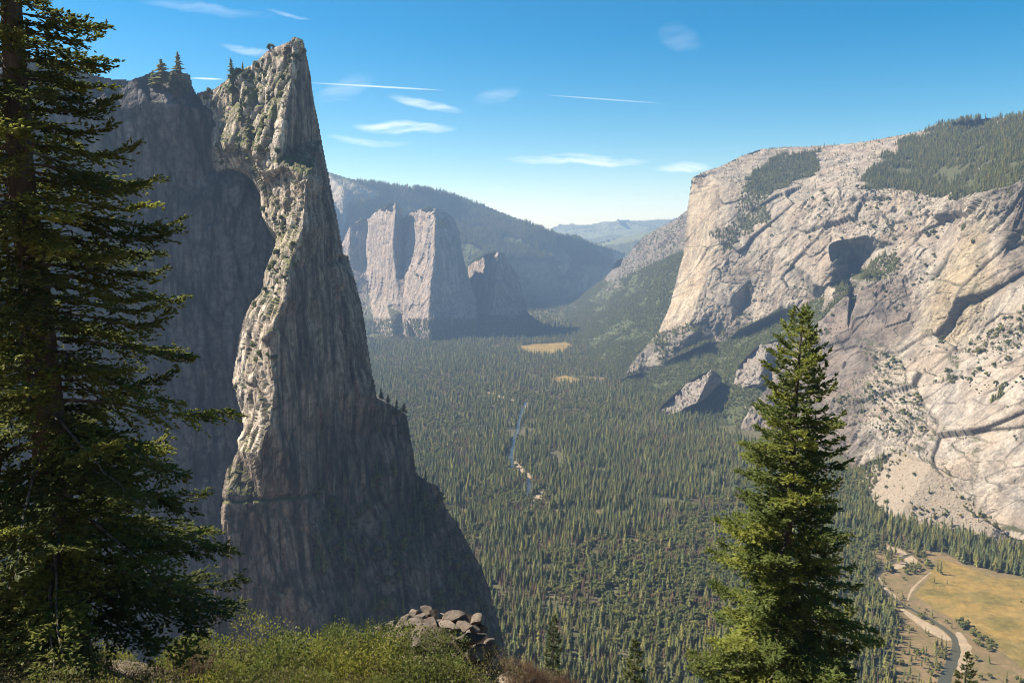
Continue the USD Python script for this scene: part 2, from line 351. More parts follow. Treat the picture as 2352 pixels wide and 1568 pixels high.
def spire_tint(V, scr):
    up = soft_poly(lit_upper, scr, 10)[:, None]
    t = np.array([0.62, 0.56, 0.52]) * (1 - up) + np.array([1.32, 1.27, 1.20]) * up  # sun and shade painted in: unlit faces darkened, sunlit part brightened
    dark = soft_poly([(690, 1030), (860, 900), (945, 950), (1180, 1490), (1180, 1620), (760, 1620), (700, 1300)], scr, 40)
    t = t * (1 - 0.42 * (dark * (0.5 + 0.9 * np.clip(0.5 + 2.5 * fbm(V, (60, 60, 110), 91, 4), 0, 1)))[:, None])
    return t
def spire_veg(V, scr):
    return 0.10 * soft_poly(lit_upper, scr, 10) * (scr[:, 1] < 700) + 0.16 * soft_poly([(465, 215), (600, 120), (640, 200), (600, 420), (480, 400)], scr, 15) - 0.02 + 0.30 * soft_poly([(455, 215), (540, 150), (640, 100), (660, 200), (640, 300), (720, 410), (690, 560), (640, 700), (560, 640), (560, 410), (470, 410)], scr, 12) * (fbm(V, (22, 22, 34), 92, 4) + 0.6 * fbm(V, 5, 93, 3) > 0.05)
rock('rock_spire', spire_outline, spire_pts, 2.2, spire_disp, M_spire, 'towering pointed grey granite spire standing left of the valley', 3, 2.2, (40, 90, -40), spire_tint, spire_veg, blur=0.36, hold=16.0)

# ---- the shaded wall left of it
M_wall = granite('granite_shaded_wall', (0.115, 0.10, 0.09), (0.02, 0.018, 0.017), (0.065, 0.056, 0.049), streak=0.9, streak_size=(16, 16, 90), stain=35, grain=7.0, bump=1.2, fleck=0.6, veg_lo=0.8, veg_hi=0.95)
wall_outline = [(-60, 110), (40, 125), (110, 140), (180, 160), (250, 178), (300, 182), (345, 166), (380, 165), (429, 168), (437, 174), (442, 199), (452, 216), (480, 222), (600, 280), (660, 560), (650, 800), (600, 1000), (600, 1620), (-60, 1620)]
wall_pts = [(-60, 110, 1190), (100, 140, 1190), (300, 180, 1200), (345, 166, 1240), (429, 168, 1262), (442, 199, 1270), (452, 216, 1275), (380, 238, 1185), (430, 238, 1205), (340, 232, 1182), (300, 250, 1178), (100, 250, 1178), (-60, 250, 1178),
    (-60, 500, 1182), (150, 500, 1186), (300, 500, 1190), (400, 500, 1198), (470, 400, 1222), (560, 410, 1215), (640, 560, 1200), (560, 700, 1200), (660, 800, 1200),
    (-60, 900, 1180), (150, 900, 1185), (300, 900, 1188), (430, 900, 1190), (560, 900, 1195), (-60, 1250, 1150), (150, 1250, 1155), (300, 1250, 1150), (430, 1250, 1160), (520, 1150, 1175), (560, 1150, 1180), (500, 1400, 1160), (560, 1620, 1150), (300, 1620, 1140), (-60, 1620, 1140), (620, 300, 1270)]
wall_pts = [(x, y, d * 0.86) for x, y, d in wall_pts]
def wall_disp(p, scr):
    return 12 * facets(p, (50, 50, 240), 21, 0.22, 0.25, 0.15, 0.05) + 4 * facets(p, (18, 18, 80), 22, 0.25, 0.25, 0.2, 0.07, None, True) + 0.9 * facets(p, (8, 8, 24), 23, 0.5, 0.3, 0.2, 0.1) + 8 * fbm(p, 90, 24)
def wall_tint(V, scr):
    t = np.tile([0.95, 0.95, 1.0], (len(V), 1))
    pale = soft_poly([(375, 205), (430, 215), (428, 240), (375, 245)], scr, 5)  # sunlit patch below the crest, painted brighter into the wall colour
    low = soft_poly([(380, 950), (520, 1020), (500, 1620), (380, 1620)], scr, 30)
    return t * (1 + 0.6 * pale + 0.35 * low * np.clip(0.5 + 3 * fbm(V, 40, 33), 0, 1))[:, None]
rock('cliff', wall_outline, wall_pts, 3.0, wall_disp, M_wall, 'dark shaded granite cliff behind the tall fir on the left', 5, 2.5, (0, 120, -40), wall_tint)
# ---- the great sunlit wall on the right
M_great = granite('granite_great_wall', (0.24, 0.205, 0.162), (0.085, 0.073, 0.062), (0.20, 0.145, 0.098), streak=0.8, streak_size=(45, 45, 130), stain=120, grain=9.0, bump=3.5, veg_lo=0.80, veg_hi=0.94, veg=(0.05, 0.05, 0.022))
great_outline = [(1591, 407), (1623, 391), (1659, 379), (1707, 357), (1751, 341), (1803, 337), (1863, 335), (1931, 331), (1991, 325), (2051, 313), (2115, 301), (2151, 285), (2211, 277), (2291, 269), (2440, 255), (2480, 1300), (2352, 1240),
    (2290, 1225), (2240, 1190), (2190, 1150), (2139, 1100), (2046, 1085), (1957, 1085), (1750, 1060), (1690, 1000), (1723, 935), (1775, 872), (1760, 800), (1700, 810), (1659, 825), (1600, 825), (1562, 848), (1526, 874), (1489, 888), (1440, 890), (1427, 877),
    (1451, 831), (1479, 799), (1503, 767), (1513, 759), (1525, 731), (1539, 695), (1549, 655), (1559, 619), (1569, 587), (1573, 535), (1577, 483), (1583, 443), (1589, 411)]
great_pts = [(1591, 407, 4150), (1583, 443, 4140), (1577, 483, 4125), (1573, 535, 4105), (1569, 587, 4075), (1559, 619, 4050), (1549, 655, 4020), (1539, 695, 3985), (1525, 731, 3950), (1513, 759, 3900), (1479, 799, 3750), (1451, 831, 3650),
    (1427, 877, 3560), (1489, 880, 3480), (1562, 845, 3540), (1600, 820, 3680), (1659, 820, 3580), (1723, 775, 3590), (1811, 735, 3490), (1871, 727, 3300), (1545, 800, 3620), (1590, 770, 3640), (1640, 770, 3720),
    (1660, 425, 3990), (1645, 540, 3900), (1618, 650, 3830), (1585, 735, 3770), (1610, 450, 4060), (1600, 560, 4010),
    (1700, 440, 3900), (1690, 520, 3830), (1660, 600, 3800), (1680, 680, 3720), (1680, 740, 3680), (1715, 690, 3760), (1725, 640, 3700),
    (1790, 450, 3700), (1880, 470, 3450), (1960, 440, 3350), (2060, 460, 3120), (2150, 470, 2930), (2230, 470, 2760), (2270, 440, 2620), (2352, 415, 2450), (2440, 400, 2300),
    (1623, 391, 4175), (1659, 379, 4200), (1707, 357, 4260), (1751, 341, 4270), (1803, 337, 4250), (1863, 335, 4200), (1931, 331, 4120), (2051, 313, 3950), (2151, 285, 3750), (2291, 269, 3450), (2440, 255, 3200), (1760, 400, 4000), (1850, 400, 3850), (1990, 380, 3620), (2100, 390, 3350), (2250, 370, 3000),
    (1800, 600, 3480), (1800, 700, 3400), (1740, 740, 3580), (1900, 560, 3220), (1912, 620, 3160), (1905, 660, 3170), (1938, 578, 3255), (1965, 600, 3290), (1980, 625, 3270), (1942, 640, 3235), (1950, 672, 3240), (2005, 575, 3120), (2060, 560, 2980), (1990, 540, 3100),
    (2100, 560, 2880), (2150, 590, 2780), (2215, 520, 2680), (2250, 460, 2620), (2200, 650, 2560), (2175, 700, 2560), (2300, 600, 2430), (2352, 600, 2380), (2335, 480, 2480), (2300, 450, 2560), (2365, 520, 2470), (2120, 640, 2760),
    (1879, 738, 2990), (1905, 710, 2970), (1947, 675, 2920), (1990, 645, 2890), (2050, 635, 2850), (2090, 655, 2780), (1925, 655, 3200), (1990, 625, 3130), (1885, 690, 3300),
    (1871, 767, 2940), (1811, 835, 2890), (1775, 872, 2860), (1723, 935, 2780), (1702, 997, 2680), (1750, 1060, 2560), (1957, 1060, 2290), (2046, 1045, 2130), (2139, 1075, 2020), (2191, 1127, 1900), (2243, 1168, 1835), (2290, 1205, 1780), (2352, 1220, 1720), (2480, 1280, 1560),
    (1950, 760, 2790), (2000, 850, 2590), (1950, 950, 2430), (1870, 900, 2740), (2100, 750, 2640), (2060, 800, 2640), (2100, 900, 2350), (2200, 850, 2270), (2200, 760, 2470), (2352, 760, 2200), (2352, 900, 1990), (2250, 1000, 2020), (2352, 1050, 1860), (2150, 950, 2220), (2060, 980, 2235), (2480, 600, 2200), (2480, 1000, 1800)]
nose = [(1585, 400), (1660, 425), (1650, 540), (1620, 650), (1590, 740), (1500, 780), (1540, 690), (1570, 560)]
slabs = [(1990, 900), (2352, 780), (2500, 780), (2500, 1300), (2100, 1100), (1980, 1060)]
def great_disp(p, scr):
    R = rot_axis([1, 0, 0], 48)
    R2 = rot_axis([1, 0, 0], 15)
    calm = 1 - 0.75 * soft_poly(nose, scr, 14) - 0.35 * soft_poly(slabs, scr, 30)
    top = 1 - 0.85 * soft_poly([(1590, 380), (1700, 300), (2500, 200), (2500, 400), (2240, 450), (1960, 430), (1800, 430), (1650, 415)], scr, 12)
    rough = np.clip(0.15 + 6 * fbm(p, 260, 37, 4), 0.0, 1)
    d = 50 * facets(p, (230, 170, 560), 231, 0.24, 0.22, 0.12, 0.02, R, True) + 7.5 * facets(p, (85, 65, 300), 32, 0.24, 0.55, 0.35, 0.025, R, True)
    d += rough * (11 * facets(p, (30, 26, 80), 33, 0.45, 0.4, 0.35, 0.06, R2) + 4.5 * facets(p, (12, 12, 24), 35, 0.5, 0.4, 0.35, 0.1, R2)) + 3.0 * facets(p, (30, 26, 150), 39, 0.15, 0.5, 0.5, 0.03, R, False)
    return (d * calm + 6 * ridged(p, (40, 40, 220), 36, 4) * (calm < 0.6)) * top + 16 * fbm(p, 200, 34, 4) * (0.4 + 0.6 * calm)
def great_tint(V, scr):
    t = np.tile([1.0, 1.0, 1.0], (len(V), 1))
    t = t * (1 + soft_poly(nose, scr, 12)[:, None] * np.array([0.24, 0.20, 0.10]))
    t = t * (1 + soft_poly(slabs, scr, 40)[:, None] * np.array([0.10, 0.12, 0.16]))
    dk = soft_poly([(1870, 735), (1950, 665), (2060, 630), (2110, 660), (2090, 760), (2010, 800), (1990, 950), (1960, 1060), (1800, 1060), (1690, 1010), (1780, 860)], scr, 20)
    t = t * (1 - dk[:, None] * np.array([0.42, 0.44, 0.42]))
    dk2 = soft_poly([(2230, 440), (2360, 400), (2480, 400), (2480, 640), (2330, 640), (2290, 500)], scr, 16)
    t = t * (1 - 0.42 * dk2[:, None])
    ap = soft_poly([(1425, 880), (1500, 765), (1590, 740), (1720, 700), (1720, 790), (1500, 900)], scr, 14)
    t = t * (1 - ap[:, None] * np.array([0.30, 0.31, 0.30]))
    yl = soft_poly([(2170, 600), (2260, 470), (2280, 640), (2200, 760), (2120, 760)], scr, 20)
    t = t * (1 + yl[:, None] * np.array([0.08, 0.05, -0.10]))
    return t
GULLY = [(1700, 430), (1745, 385), (1800, 350), (1875, 350), (1880, 395), (1800, 430), (1770, 460), (1760, 500), (1720, 530), (1680, 570), (1645, 580), (1632, 540), (1690, 490)]
FOREST_R = [(2060, 330), (2120, 306), (2150, 288), (2290, 270), (2440, 255), (2440, 405), (2352, 412), (2270, 445), (2240, 462), (2160, 455), (2060, 440), (1990, 430), (1970, 400), (2010, 375), (2060, 350)]
def great_veg(V, scr):
    return 0.5 * fuzzy(GULLY, scr, V, 16) + 0.5 * fuzzy(FOREST_R, scr, V, 18) + 0.5 * soft_poly([(1880, 735), (1925, 665), (1990, 610), (2060, 590), (2060, 630), (1990, 645), (1900, 715)], scr, 6) \
        - 0.35 * soft_poly([(1590, 420), (1600, 395), (1720, 345), (1860, 330), (2060, 315), (2100, 380), (1900, 470), (1700, 460)], scr, 10) * (1 - 1.0 * fuzzy(GULLY, scr, V, 16)) - 0.03
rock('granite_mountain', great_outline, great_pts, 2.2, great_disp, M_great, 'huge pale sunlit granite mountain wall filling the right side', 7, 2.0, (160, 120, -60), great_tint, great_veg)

# ---- the cathedral-like rocks across the valley
M_far = granite('granite_far_rocks', (0.25, 0.20, 0.165), (0.09, 0.08, 0.074), (0.21, 0.15, 0.105), streak=0.8, streak_size=(30, 30, 260), stain=90, grain=12.0, bump=4.0, veg_lo=0.62, veg_hi=0.8, veg=(0.05, 0.055, 0.03))
def far_disp(seed, k=1.0):
    def f(p, scr):
        return k * (20 * facets(p, (70, 70, 520), seed, 0.22, 0.25, 0.15, 0.04) + 6 * facets(p, (28, 28, 220), seed + 1, 0.25, 0.25, 0.25, 0.06, None, True) + 2.5 * facets(p, (13, 13, 40), seed + 2, 0.5, 0.3, 0.2, 0.1) + 18 * fbm(p, 140, seed + 3))
    return f
def strips(lines, levels=14):
    """Places along the upright ribs and grooves of a tower, so that its planes run from rib to rib."""
    out = []
    for ln in lines:
        a = np.asarray(ln, float)
        y = np.linspace(a[0, 1], a[-1, 1], levels)
        out += list(zip(np.interp(y, a[:, 1], a[:, 0]), y, np.interp(y, a[:, 1], a[:, 2])))
    return out
rock('rock_tower', [(800, 525), (804, 518), (823, 506), (847, 501), (864, 484), (901, 467), (916, 462), (923, 476), (926, 500), (950, 560), (960, 680), (985, 760), (930, 795), (840, 795), (770, 770), (770, 600)],
     strips([[(765, 540, 5900), (770, 795, 5250)], [(804, 518, 5750), (800, 620, 5640), (812, 700, 5480), (835, 795, 5080)], [(842, 501, 5770), (839, 600, 5700), (851, 690, 5500), (872, 795, 5060)],
             [(851, 496, 5620), (854, 560, 5580), (863, 640, 5500), (884, 690, 5350), (896, 720, 5130), (905, 795, 4850)], [(908, 464, 5400), (908, 500, 5330), (902, 560, 5290), (910, 640, 5230), (918, 690, 5170), (922, 720, 5150), (930, 795, 4960)],
             [(924, 474, 5430), (929, 520, 5490), (930, 600, 5360), (930, 640, 5220), (928, 690, 5140), (940, 795, 4920)], [(975, 540, 5560), (985, 795, 5010)]]),
     1.6, far_disp(41), M_far, 'sharp topped leftmost of the three hazy granite towers across the valley', 8, 1.5, (60, 200, -60))
rock('rock_tower', [(925, 503), (942, 488), (976, 476), (1017, 480), (1043, 499), (1056, 532), (1061, 566), (1069, 610), (1083, 651), (1096, 692), (1098, 795), (1043, 805), (965, 785), (925, 720), (930, 600)],
     strips([[(918, 500, 5500), (923, 600, 5360), (920, 640, 5230), (918, 700, 5150), (945, 800, 4900)], [(940, 488, 5420), (955, 540, 5330), (944, 600, 5280), (931, 650, 5190), (929, 700, 5090), (957, 800, 4870)],
             [(1000, 476, 5230), (998, 530, 5080), (997, 600, 5030), (990, 650, 4980), (983, 720, 4880), (986, 800, 4780)], [(1022, 480, 5270), (1040, 540, 5150), (1050, 610, 5100), (1060, 680, 5050), (1070, 800, 4860)],
             [(1043, 497, 5340), (1057, 540, 5290), (1065, 610, 5240), (1084, 660, 5190), (1097, 700, 5140), (1100, 800, 4970)]]),
     1.6, far_disp(51), M_far, 'broad domed middle of the three hazy granite towers across the valley', 9, 1.5, (80, 200, -60))
rock('rock_tower', [(1074, 612), (1091, 599), (1124, 582), (1145, 577), (1158, 581), (1171, 603), (1191, 633), (1202, 677), (1212, 715), (1228, 730), (1262, 760), (1290, 785), (1180, 815), (1080, 810), (1070, 700)],
     strips([[(1072, 610, 5580), (1070, 700, 5490), (1080, 812, 4850)], [(1086, 602, 5530), (1082, 650, 5500), (1090, 700, 5390), (1100, 812, 4800)], [(1146, 576, 5340), (1139, 620, 5290), (1137, 670, 5250), (1128, 720, 5190), (1125, 812, 4720)],
             [(1158, 580, 5420), (1174, 620, 5430), (1180, 680, 5370), (1185, 730, 5250), (1190, 815, 4690)], [(1171, 600, 5480), (1191, 633, 5490), (1202, 677, 5460), (1212, 715, 5380), (1228, 730, 5290), (1262, 760, 5090), (1292, 787, 4880)]]),
     1.6, far_disp(61, 0.8), M_far, 'lowest and rightmost of the three hazy granite towers across the valley', 10, 1.5, (80, 200, -60))

# ---- wooded hills
M_hill = granite('wooded_hillside', (0.23, 0.20, 0.165), (0.14, 0.125, 0.10), (0.17, 0.13, 0.09), streak=0.5, streak_size=(60, 60, 60), stain=200, grain=25.0, bump=4.0, veg_lo=0.25, veg_hi=0.6, veg=(0.06, 0.066, 0.03))
def hill_disp(seed, k=1.0):
    return lambda p, scr: k * (90 * fbm(p, 700, seed) + 60 * ridged(p, (260, 260, 500), seed + 1, 5) + 12 * facets(p, (60, 60, 60), seed + 2, 0.4, 0.3, 0.2, 0.1))
rock('hill', [(740, 385), (756, 395), (790, 406), (827, 415), (890, 421), (942, 428), (1016, 437), (1069, 456), (1106, 469), (1154, 486), (1199, 503), (1255, 525), (1284, 538), (1329, 544), (1344, 553), (1385, 566), (1440, 581), (1425, 620), (1370, 665), (1290, 690), (1000, 770), (740, 800)],
     [(740, 385, 7000), (890, 421, 7400), (1069, 456, 7900), (1255, 525, 7900), (1344, 553, 8300), (1440, 581, 8900), (740, 800, 4800), (1000, 770, 5600), (1217, 700, 7300), (1290, 690, 7700), (1370, 665, 8600), (1425, 620, 8800), (900, 600, 6400), (1100, 600, 6800), (1250, 600, 7350), (1330, 610, 8000),
      (790, 440, 6700), (830, 470, 6700), (780, 560, 6300)],
     3.0, hill_disp(71), M_hill, 'long wooded ridge in blue haze behind the three towers', 12, 1.5, (0, 900, -300), cat='hill',
     veg=lambda V, s: 0.25 - 0.75 * soft_poly([(750, 400), (800, 410), (870, 440), (860, 460), (800, 470), (790, 560), (760, 560)], s, 12) - 0.35 * soft_poly([(1340, 550), (1440, 580), (1420, 600), (1350, 570)], s, 8))
rock('hill', [(1240, 540), (1262, 527), (1284, 517), (1314, 514), (1351, 517), (1388, 508), (1429, 504), (1474, 506), (1534, 504), (1640, 490), (1640, 640), (1240, 620)],
     [(1240, 540, 18500), (1284, 517, 18000), (1388, 508, 17500), (1534, 504, 17500), (1640, 490, 17000), (1640, 640, 11000), (1240, 620, 13000), (1400, 560, 14500), (1480, 550, 14500)],
     3.0, hill_disp(81, 1.2), M_hill, 'farthest pale blue hill closing the valley under the sky', 13, 1.2, (0, 2000, -700), cat='hill', veg=lambda V, s: 0.1 + 0 * s[:, 0])
rock('hill', [(1365, 560), (1385, 552), (1420, 545), (1480, 533), (1530, 520), (1640, 500), (1640, 640), (1400, 640), (1340, 610)],
     [(1365, 560, 12500), (1420, 545, 12300), (1480, 533, 11800), (1530, 520, 11500), (1640, 500, 11000), (1640, 640, 8500), (1400, 640, 10200), (1340, 610, 11800), (1450, 580, 11000)],
     3.0, hill_disp(85, 0.8), M_hill, 'low scrubby hill just left of the bright cliff edge, in front of the farthest hill', 14, 1.2, (0, 900, -300), cat='hill', veg=lambda V, s: -0.05 + 0.2 * (s[:, 1] > 560))
M_slope = granite('rocky_slope', (0.20, 0.175, 0.15), (0.09, 0.08, 0.074), (0.16, 0.125, 0.095), streak=0.6, streak_size=(30, 30, 60), stain=90, grain=10.0, bump=3.0, veg_lo=0.50, veg_hi=0.68, veg=(0.05, 0.055, 0.022))
def slope_disp(seed, k=1.0):
    return lambda p, scr: k * (40 * fbm(p, 200, seed) + 16 * facets(p, (70, 70, 110), seed + 1, 0.4, 0.3, 0.2, 0.06) + 7 * facets(p, (25, 25, 35), seed + 2, 0.5, 0.3, 0.3, 0.1))
MID_CLIFF = [(1580, 480), (1552, 503), (1515, 521), (1478, 544), (1455, 566), (1440, 588), (1414, 599), (1400, 625), (1381, 650), (1430, 640), (1480, 615), (1530, 590), (1580, 570)]
def mid_disp(p, scr):
    c = soft_poly(MID_CLIFF, scr, 8)
    return (15 * fbm(p, 200, 95)) + c * (26 * facets(p, (70, 70, 130), 96, 0.5, 0.3, 0.2, 0.06) + 12 * facets(p, (28, 28, 50), 97, 0.5, 0.3, 0.3, 0.1))
rock('hillside', [(1600, 470), (1576, 484), (1552, 503), (1515, 521), (1478, 544), (1455, 566), (1440, 588), (1414, 599), (1400, 625), (1381, 644), (1348, 670), (1314, 685), (1250, 715), (1290, 760), (1400, 905), (1500, 905), (1600, 800), (1640, 560)],
     [(1600, 470, 5300), (1552, 503, 5700), (1515, 521, 5900), (1478, 544, 6200), (1440, 588, 6500), (1400, 625, 6900), (1348, 670, 7400), (1314, 685, 7700), (1250, 715, FY(1250, 715, -30)), (1290, 760, FY(1290, 760, -30)), (1400, 905, FY(1400, 905, -30)), (1500, 905, 3420), (1600, 800, 3950), (1640, 560, 4700), (1450, 660, 5600), (1520, 640, 4950), (1440, 760, 4500), (1500, 770, 4250)],
     2.2, mid_disp, M_slope, 'steep green hillside with small grey cliffs left of the bright cliff edge', 15, 1.5, (60, 300, -100), cat='hillside', tint=lambda V, s: np.full((len(V), 3), 0.6),
     veg=lambda V, s: 0.24 - 0.55 * soft_poly(MID_CLIFF, s, 6) - 0.25 * soft_poly([(1340, 690), (1420, 640), (1440, 660), (1380, 700)], s, 8))
rock('hillside', [(1395, 908), (1415, 880), (1440, 862), (1489, 850), (1560, 815), (1600, 780), (1660, 785), (1700, 755), (1811, 705), (1885, 685), (1940, 640), (1960, 660), (1900, 740), (1880, 790), (1840, 840), (1790, 890), (1750, 945), (1740, 1005), (1790, 1085), (1700, 1085), (1600, 1050), (1500, 980)],
     [(1395, 908, FY(1395, 908, -20)), (1500, 980, FY(1500, 980, -20)), (1600, 1050, FY(1600, 1050, -20)), (1700, 1085, FY(1700, 1085, -20)), (1790, 1085, FY(1790, 1085, -20)), (1440, 870, 3480), (1489, 865, 3490), (1562, 830, 3560), (1600, 800, 3690), (1659, 800, 3600), (1723, 762, 3590), (1811, 725, 3470), (1885, 690, 3200), (1940, 640, 3150),
      (1900, 740, 2980), (1880, 790, 2930), (1840, 840, 2880), (1790, 890, 2840), (1750, 945, 2760), (1740, 1005, 2640), (1600, 920, 2990), (1700, 850, 3080), (1800, 780, 3120), (1520, 920, 3150)],
     2.2, slope_disp(101, 0.5), M_slope, 'green bushy slope rising to the foot of the pale cliff on the right', 16, 2.0, (60, 100, -100), cat='hillside', veg=lambda V, s: 0.22 - 0.35 * soft_poly([(1620, 1040), (1650, 960), (1700, 960), (1660, 1040)], s, 8))
M_outcrop = granite('granite_outcrop', (0.20, 0.17, 0.145), (0.08, 0.07, 0.066), (0.16, 0.12, 0.088), streak=0.6, streak_size=(14, 14, 60), stain=50, grain=5.0, bump=2.0, veg_lo=0.85, veg_hi=1.0)
def oc_disp(seed):
    R = rot_axis([0, 1, 0], -35)
    return lambda p, scr: 14 * facets(p, (24, 24, 70), seed, 0.45, 0.3, 0.3, 0.07, R) + 6 * facets(p, (10, 10, 26), seed + 1, 0.5, 0.3, 0.3, 0.1, R) + 12 * fbm(p, 60, seed + 2)
rock('rock_outcrop', [(1505, 948), (1540, 910), (1575, 880), (1605, 862), (1635, 846), (1650, 855), (1660, 872), (1640, 895), (1615, 920), (1570, 945), (1525, 962)],
     [(1505, 948, 2960), (1575, 880, 3020), (1635, 846, 3020), (1622, 880, 2890), (1600, 925, 2830), (1560, 945, 2840), (1660, 872, 3010), (1640, 900, 2960), (1525, 962, 2880), (1560, 910, 2930)],
     1.8, oc_disp(111), M_outcrop, 'small slanting grey rock outcrop on the bushy slope, nearest the valley trees', 17, 1.5, (30, 50, -30))
rock('rock_outcrop', [(1680, 890), (1690, 850), (1715, 815), (1745, 790), (1775, 782), (1806, 775), (1812, 800), (1795, 845), (1770, 880), (1730, 895)],
     [(1680, 890, 3010), (1690, 850, 3060), (1745, 790, 3110), (1806, 775, 3100), (1760, 810, 2980), (1745, 880, 2850), (1770, 800, 3050), (1812, 800, 3050), (1790, 850, 2960), (1700, 893, 2960)],
     1.8, oc_disp(121), M_outcrop, 'grey rock outcrop on the bushy slope just left of the sunlit fir top', 18, 1.5, (30, 50, -30))
# ------------------------------------------------------------------ valley floor
M_floor = granite('forest_floor', (0.12, 0.095, 0.06), (0.055, 0.052, 0.026), (0.15, 0.11, 0.07), streak=0.7, streak_size=(40, 40, 40), stain=60, grain=8.0, bump=0.5, veg_lo=0.75, veg_hi=1.2)
M_dirt = granite('bare_ground', (0.17, 0.115, 0.065), (0.085, 0.068, 0.032), (0.15, 0.09, 0.05), streak=0.8, streak_size=(35, 35, 35), stain=50, grain=6.0, bump=0.4, veg_lo=0.9, veg_hi=1.2, veg=(0.10, 0.085, 0.03))
M_meadow = granite('dry_meadow', (0.185, 0.118, 0.032), (0.095, 0.078, 0.022), (0.20, 0.14, 0.055), streak=0.9, streak_size=(70, 45, 45), stain=70, grain=14.0, bump=0.3, veg_lo=2, veg_hi=3)
M_sand = granite('river_sand', (0.27, 0.205, 0.135), (0.19, 0.14, 0.09), (0.22, 0.165, 0.105), streak=0.5, streak_size=(20, 20, 20), stain=30, grain=4.0, bump=0.2, veg_lo=2, veg_hi=3)
M_water = usdkit.material(stage, LOOK + 'river_water', {'g': ('geometry', {}), 'n': ('noise_texture', {'scale': 0.25, 'detail': 3.0}), 'b': ('bump', {'distance': 0.05, 'strength': 0.4}),
    'p': ('principled_bsdf', {'base_color': (0.05, 0.048, 0.032), 'roughness': 0.12, 'ior': 1.33, 'specular_ior_level': 0.4})},
    [('g.position', 'n.vector'), ('n.fac', 'b.height'), ('b.normal', 'p.normal')], surface='p.BSDF')
def grid_sheet(xs, ys, zf):
    X, Y = np.meshgrid(xs, ys)
    V = np.stack([X, Y, zf(X, Y)], -1).reshape(-1, 3)
    i = np.arange(len(V)).reshape(X.shape)
    a, b, c, d = i[:-1, :-1].ravel(), i[:-1, 1:].ravel(), i[1:, 1:].ravel(), i[1:, :-1].ravel()
    return V, np.vstack([np.stack([a, b, c], -1), np.stack([a, c, d], -1)])
def plain(V, w=1.0):
    return {'tint': np.full((len(V), 3), w), 'veg': np.zeros(len(V))}
V, F = grid_sheet(np.r_[-13500, -6000, np.linspace(-3000, 4500, 60), 8000, 15500], np.r_[-2500, 0, np.linspace(500, 12000, 80), 16000, 23500], lambda x, y: -1.0 - 0.8 * meshkit.noise(np.stack([x / 190, y / 190, 0 * x], -1)))
tag(mesh('valley_floor', (V, F), M_floor, smooth=True, attrs=plain(V)), kind='structure')

def ground_poly(poly, z, amp, seed, step=5.0):
    q = floor_at(*np.asarray(poly, float).T)[:, :2]
    p = rough_outline(q, amp, seed, step)
    return Polygon(p).buffer(0)
def path_poly(points, amp=1.0, seed=0):
    """A strip over the ground through (px, py, width in metres)."""
    a = np.asarray(points, float)
    q = floor_at(a[:, 0], a[:, 1])[:, :2]
    t = np.arange(len(q)); tt = np.linspace(0, len(q) - 1, len(q) * 8)
    from scipy.interpolate import PchipInterpolator
    c = np.stack([PchipInterpolator(t, q[:, 0])(tt), PchipInterpolator(t, q[:, 1])(tt)], -1); w = np.interp(tt, t, a[:, 2])
    n3 = meshkit.fbm(np.c_[c / 11, np.zeros(len(c))], 4, seed) - 0.5
    d = np.gradient(c, axis=0); d /= np.linalg.norm(d, axis=1, keepdims=True); n = np.stack([-d[:, 1], d[:, 0]], -1)
    w = w * (1 + amp * n3)
    return Polygon(np.vstack([c + n * w[:, None] / 2, (c - n * w[:, None] / 2)[::-1]])).buffer(0)
def sheet(name, pg, z, mat, tint=1.0):
    import trimesh
    for g in getattr(pg, 'geoms', [pg]):
        if g.area < 30: continue
        v, f = trimesh.creation.triangulate_polygon(g, engine='earcut')
        V = np.c_[v, np.full(len(v), z)]
        tag(mesh(name, (V, f), mat, attrs=plain(V, tint)), kind='structure')
river_2 = path_poly([(2120, 1262, 5), (2085, 1275, 8), (2050, 1290, 12), (2020, 1312, 12), (2012, 1340, 8), (2045, 1368, 7), (2082, 1392, 8), (2139, 1423, 8), (2184, 1455, 11), (2196, 1482, 13), (2186, 1522, 16), (2170, 1560, 17), (2150, 1640, 17)], 0.9, 3)
river_1 = path_poly([(1225, 905, 8), (1204, 930, 11), (1196, 955, 17), (1189, 985, 14), (1180, 1015, 18), (1173, 1050, 19), (1176, 1072, 15), (1195, 1088, 12), (1216, 1108, 13), (1211, 1140, 14), (1196, 1160, 5)], 0.6, 4)
sand_1 = shapely.union_all([path_poly([(1108, 896, 3), (1122, 902, 24), (1145, 910, 30), (1175, 918, 16), (1204, 926, 4)], 1.8, 5), path_poly([(1182, 1058, 3), (1192, 1074, 22), (1208, 1088, 18), (1234, 1106, 3)], 1.8, 6), path_poly([(1206, 1163, 4), (1224, 1156, 24), (1238, 1142, 26), (1248, 1122, 4)], 1.8, 7), path_poly([(1212, 924, 3), (1206, 936, 18), (1202, 952, 3)], 1.2, 8)]).difference(river_1)
sand_2 = shapely.union_all([path_poly([(2036, 1255, 16), (2062, 1266, 26), (2092, 1284, 22), (2050, 1303, 14)], 0.8, 9), path_poly([(2070, 1397, 8), (2110, 1425, 20), (2150, 1450, 28), (2180, 1470, 12)], 0.6, 10), path_poly([(2200, 1450, 8), (2212, 1480, 22), (2214, 1515, 20), (2205, 1545, 10)], 0.7, 11),
                            path_poly([(2014, 1322, 8), (2028, 1347, 12), (2060, 1372, 8)], 0.5, 12), path_poly([(2140, 1312, 2), (2118, 1330, 3.5), (2096, 1352, 4.5), (2085, 1378, 3)], 1.2, 13)]).difference(river_2)
dirt_2 = ground_poly([(2000, 1265), (2040, 1245), (2110, 1262), (2170, 1270), (2215, 1295), (2352, 1325), (2440, 1335), (2440, 1660), (2050, 1660), (2040, 1480), (2060, 1420), (2010, 1360)], 0, 9, 14).difference(river_2).difference(sand_2)
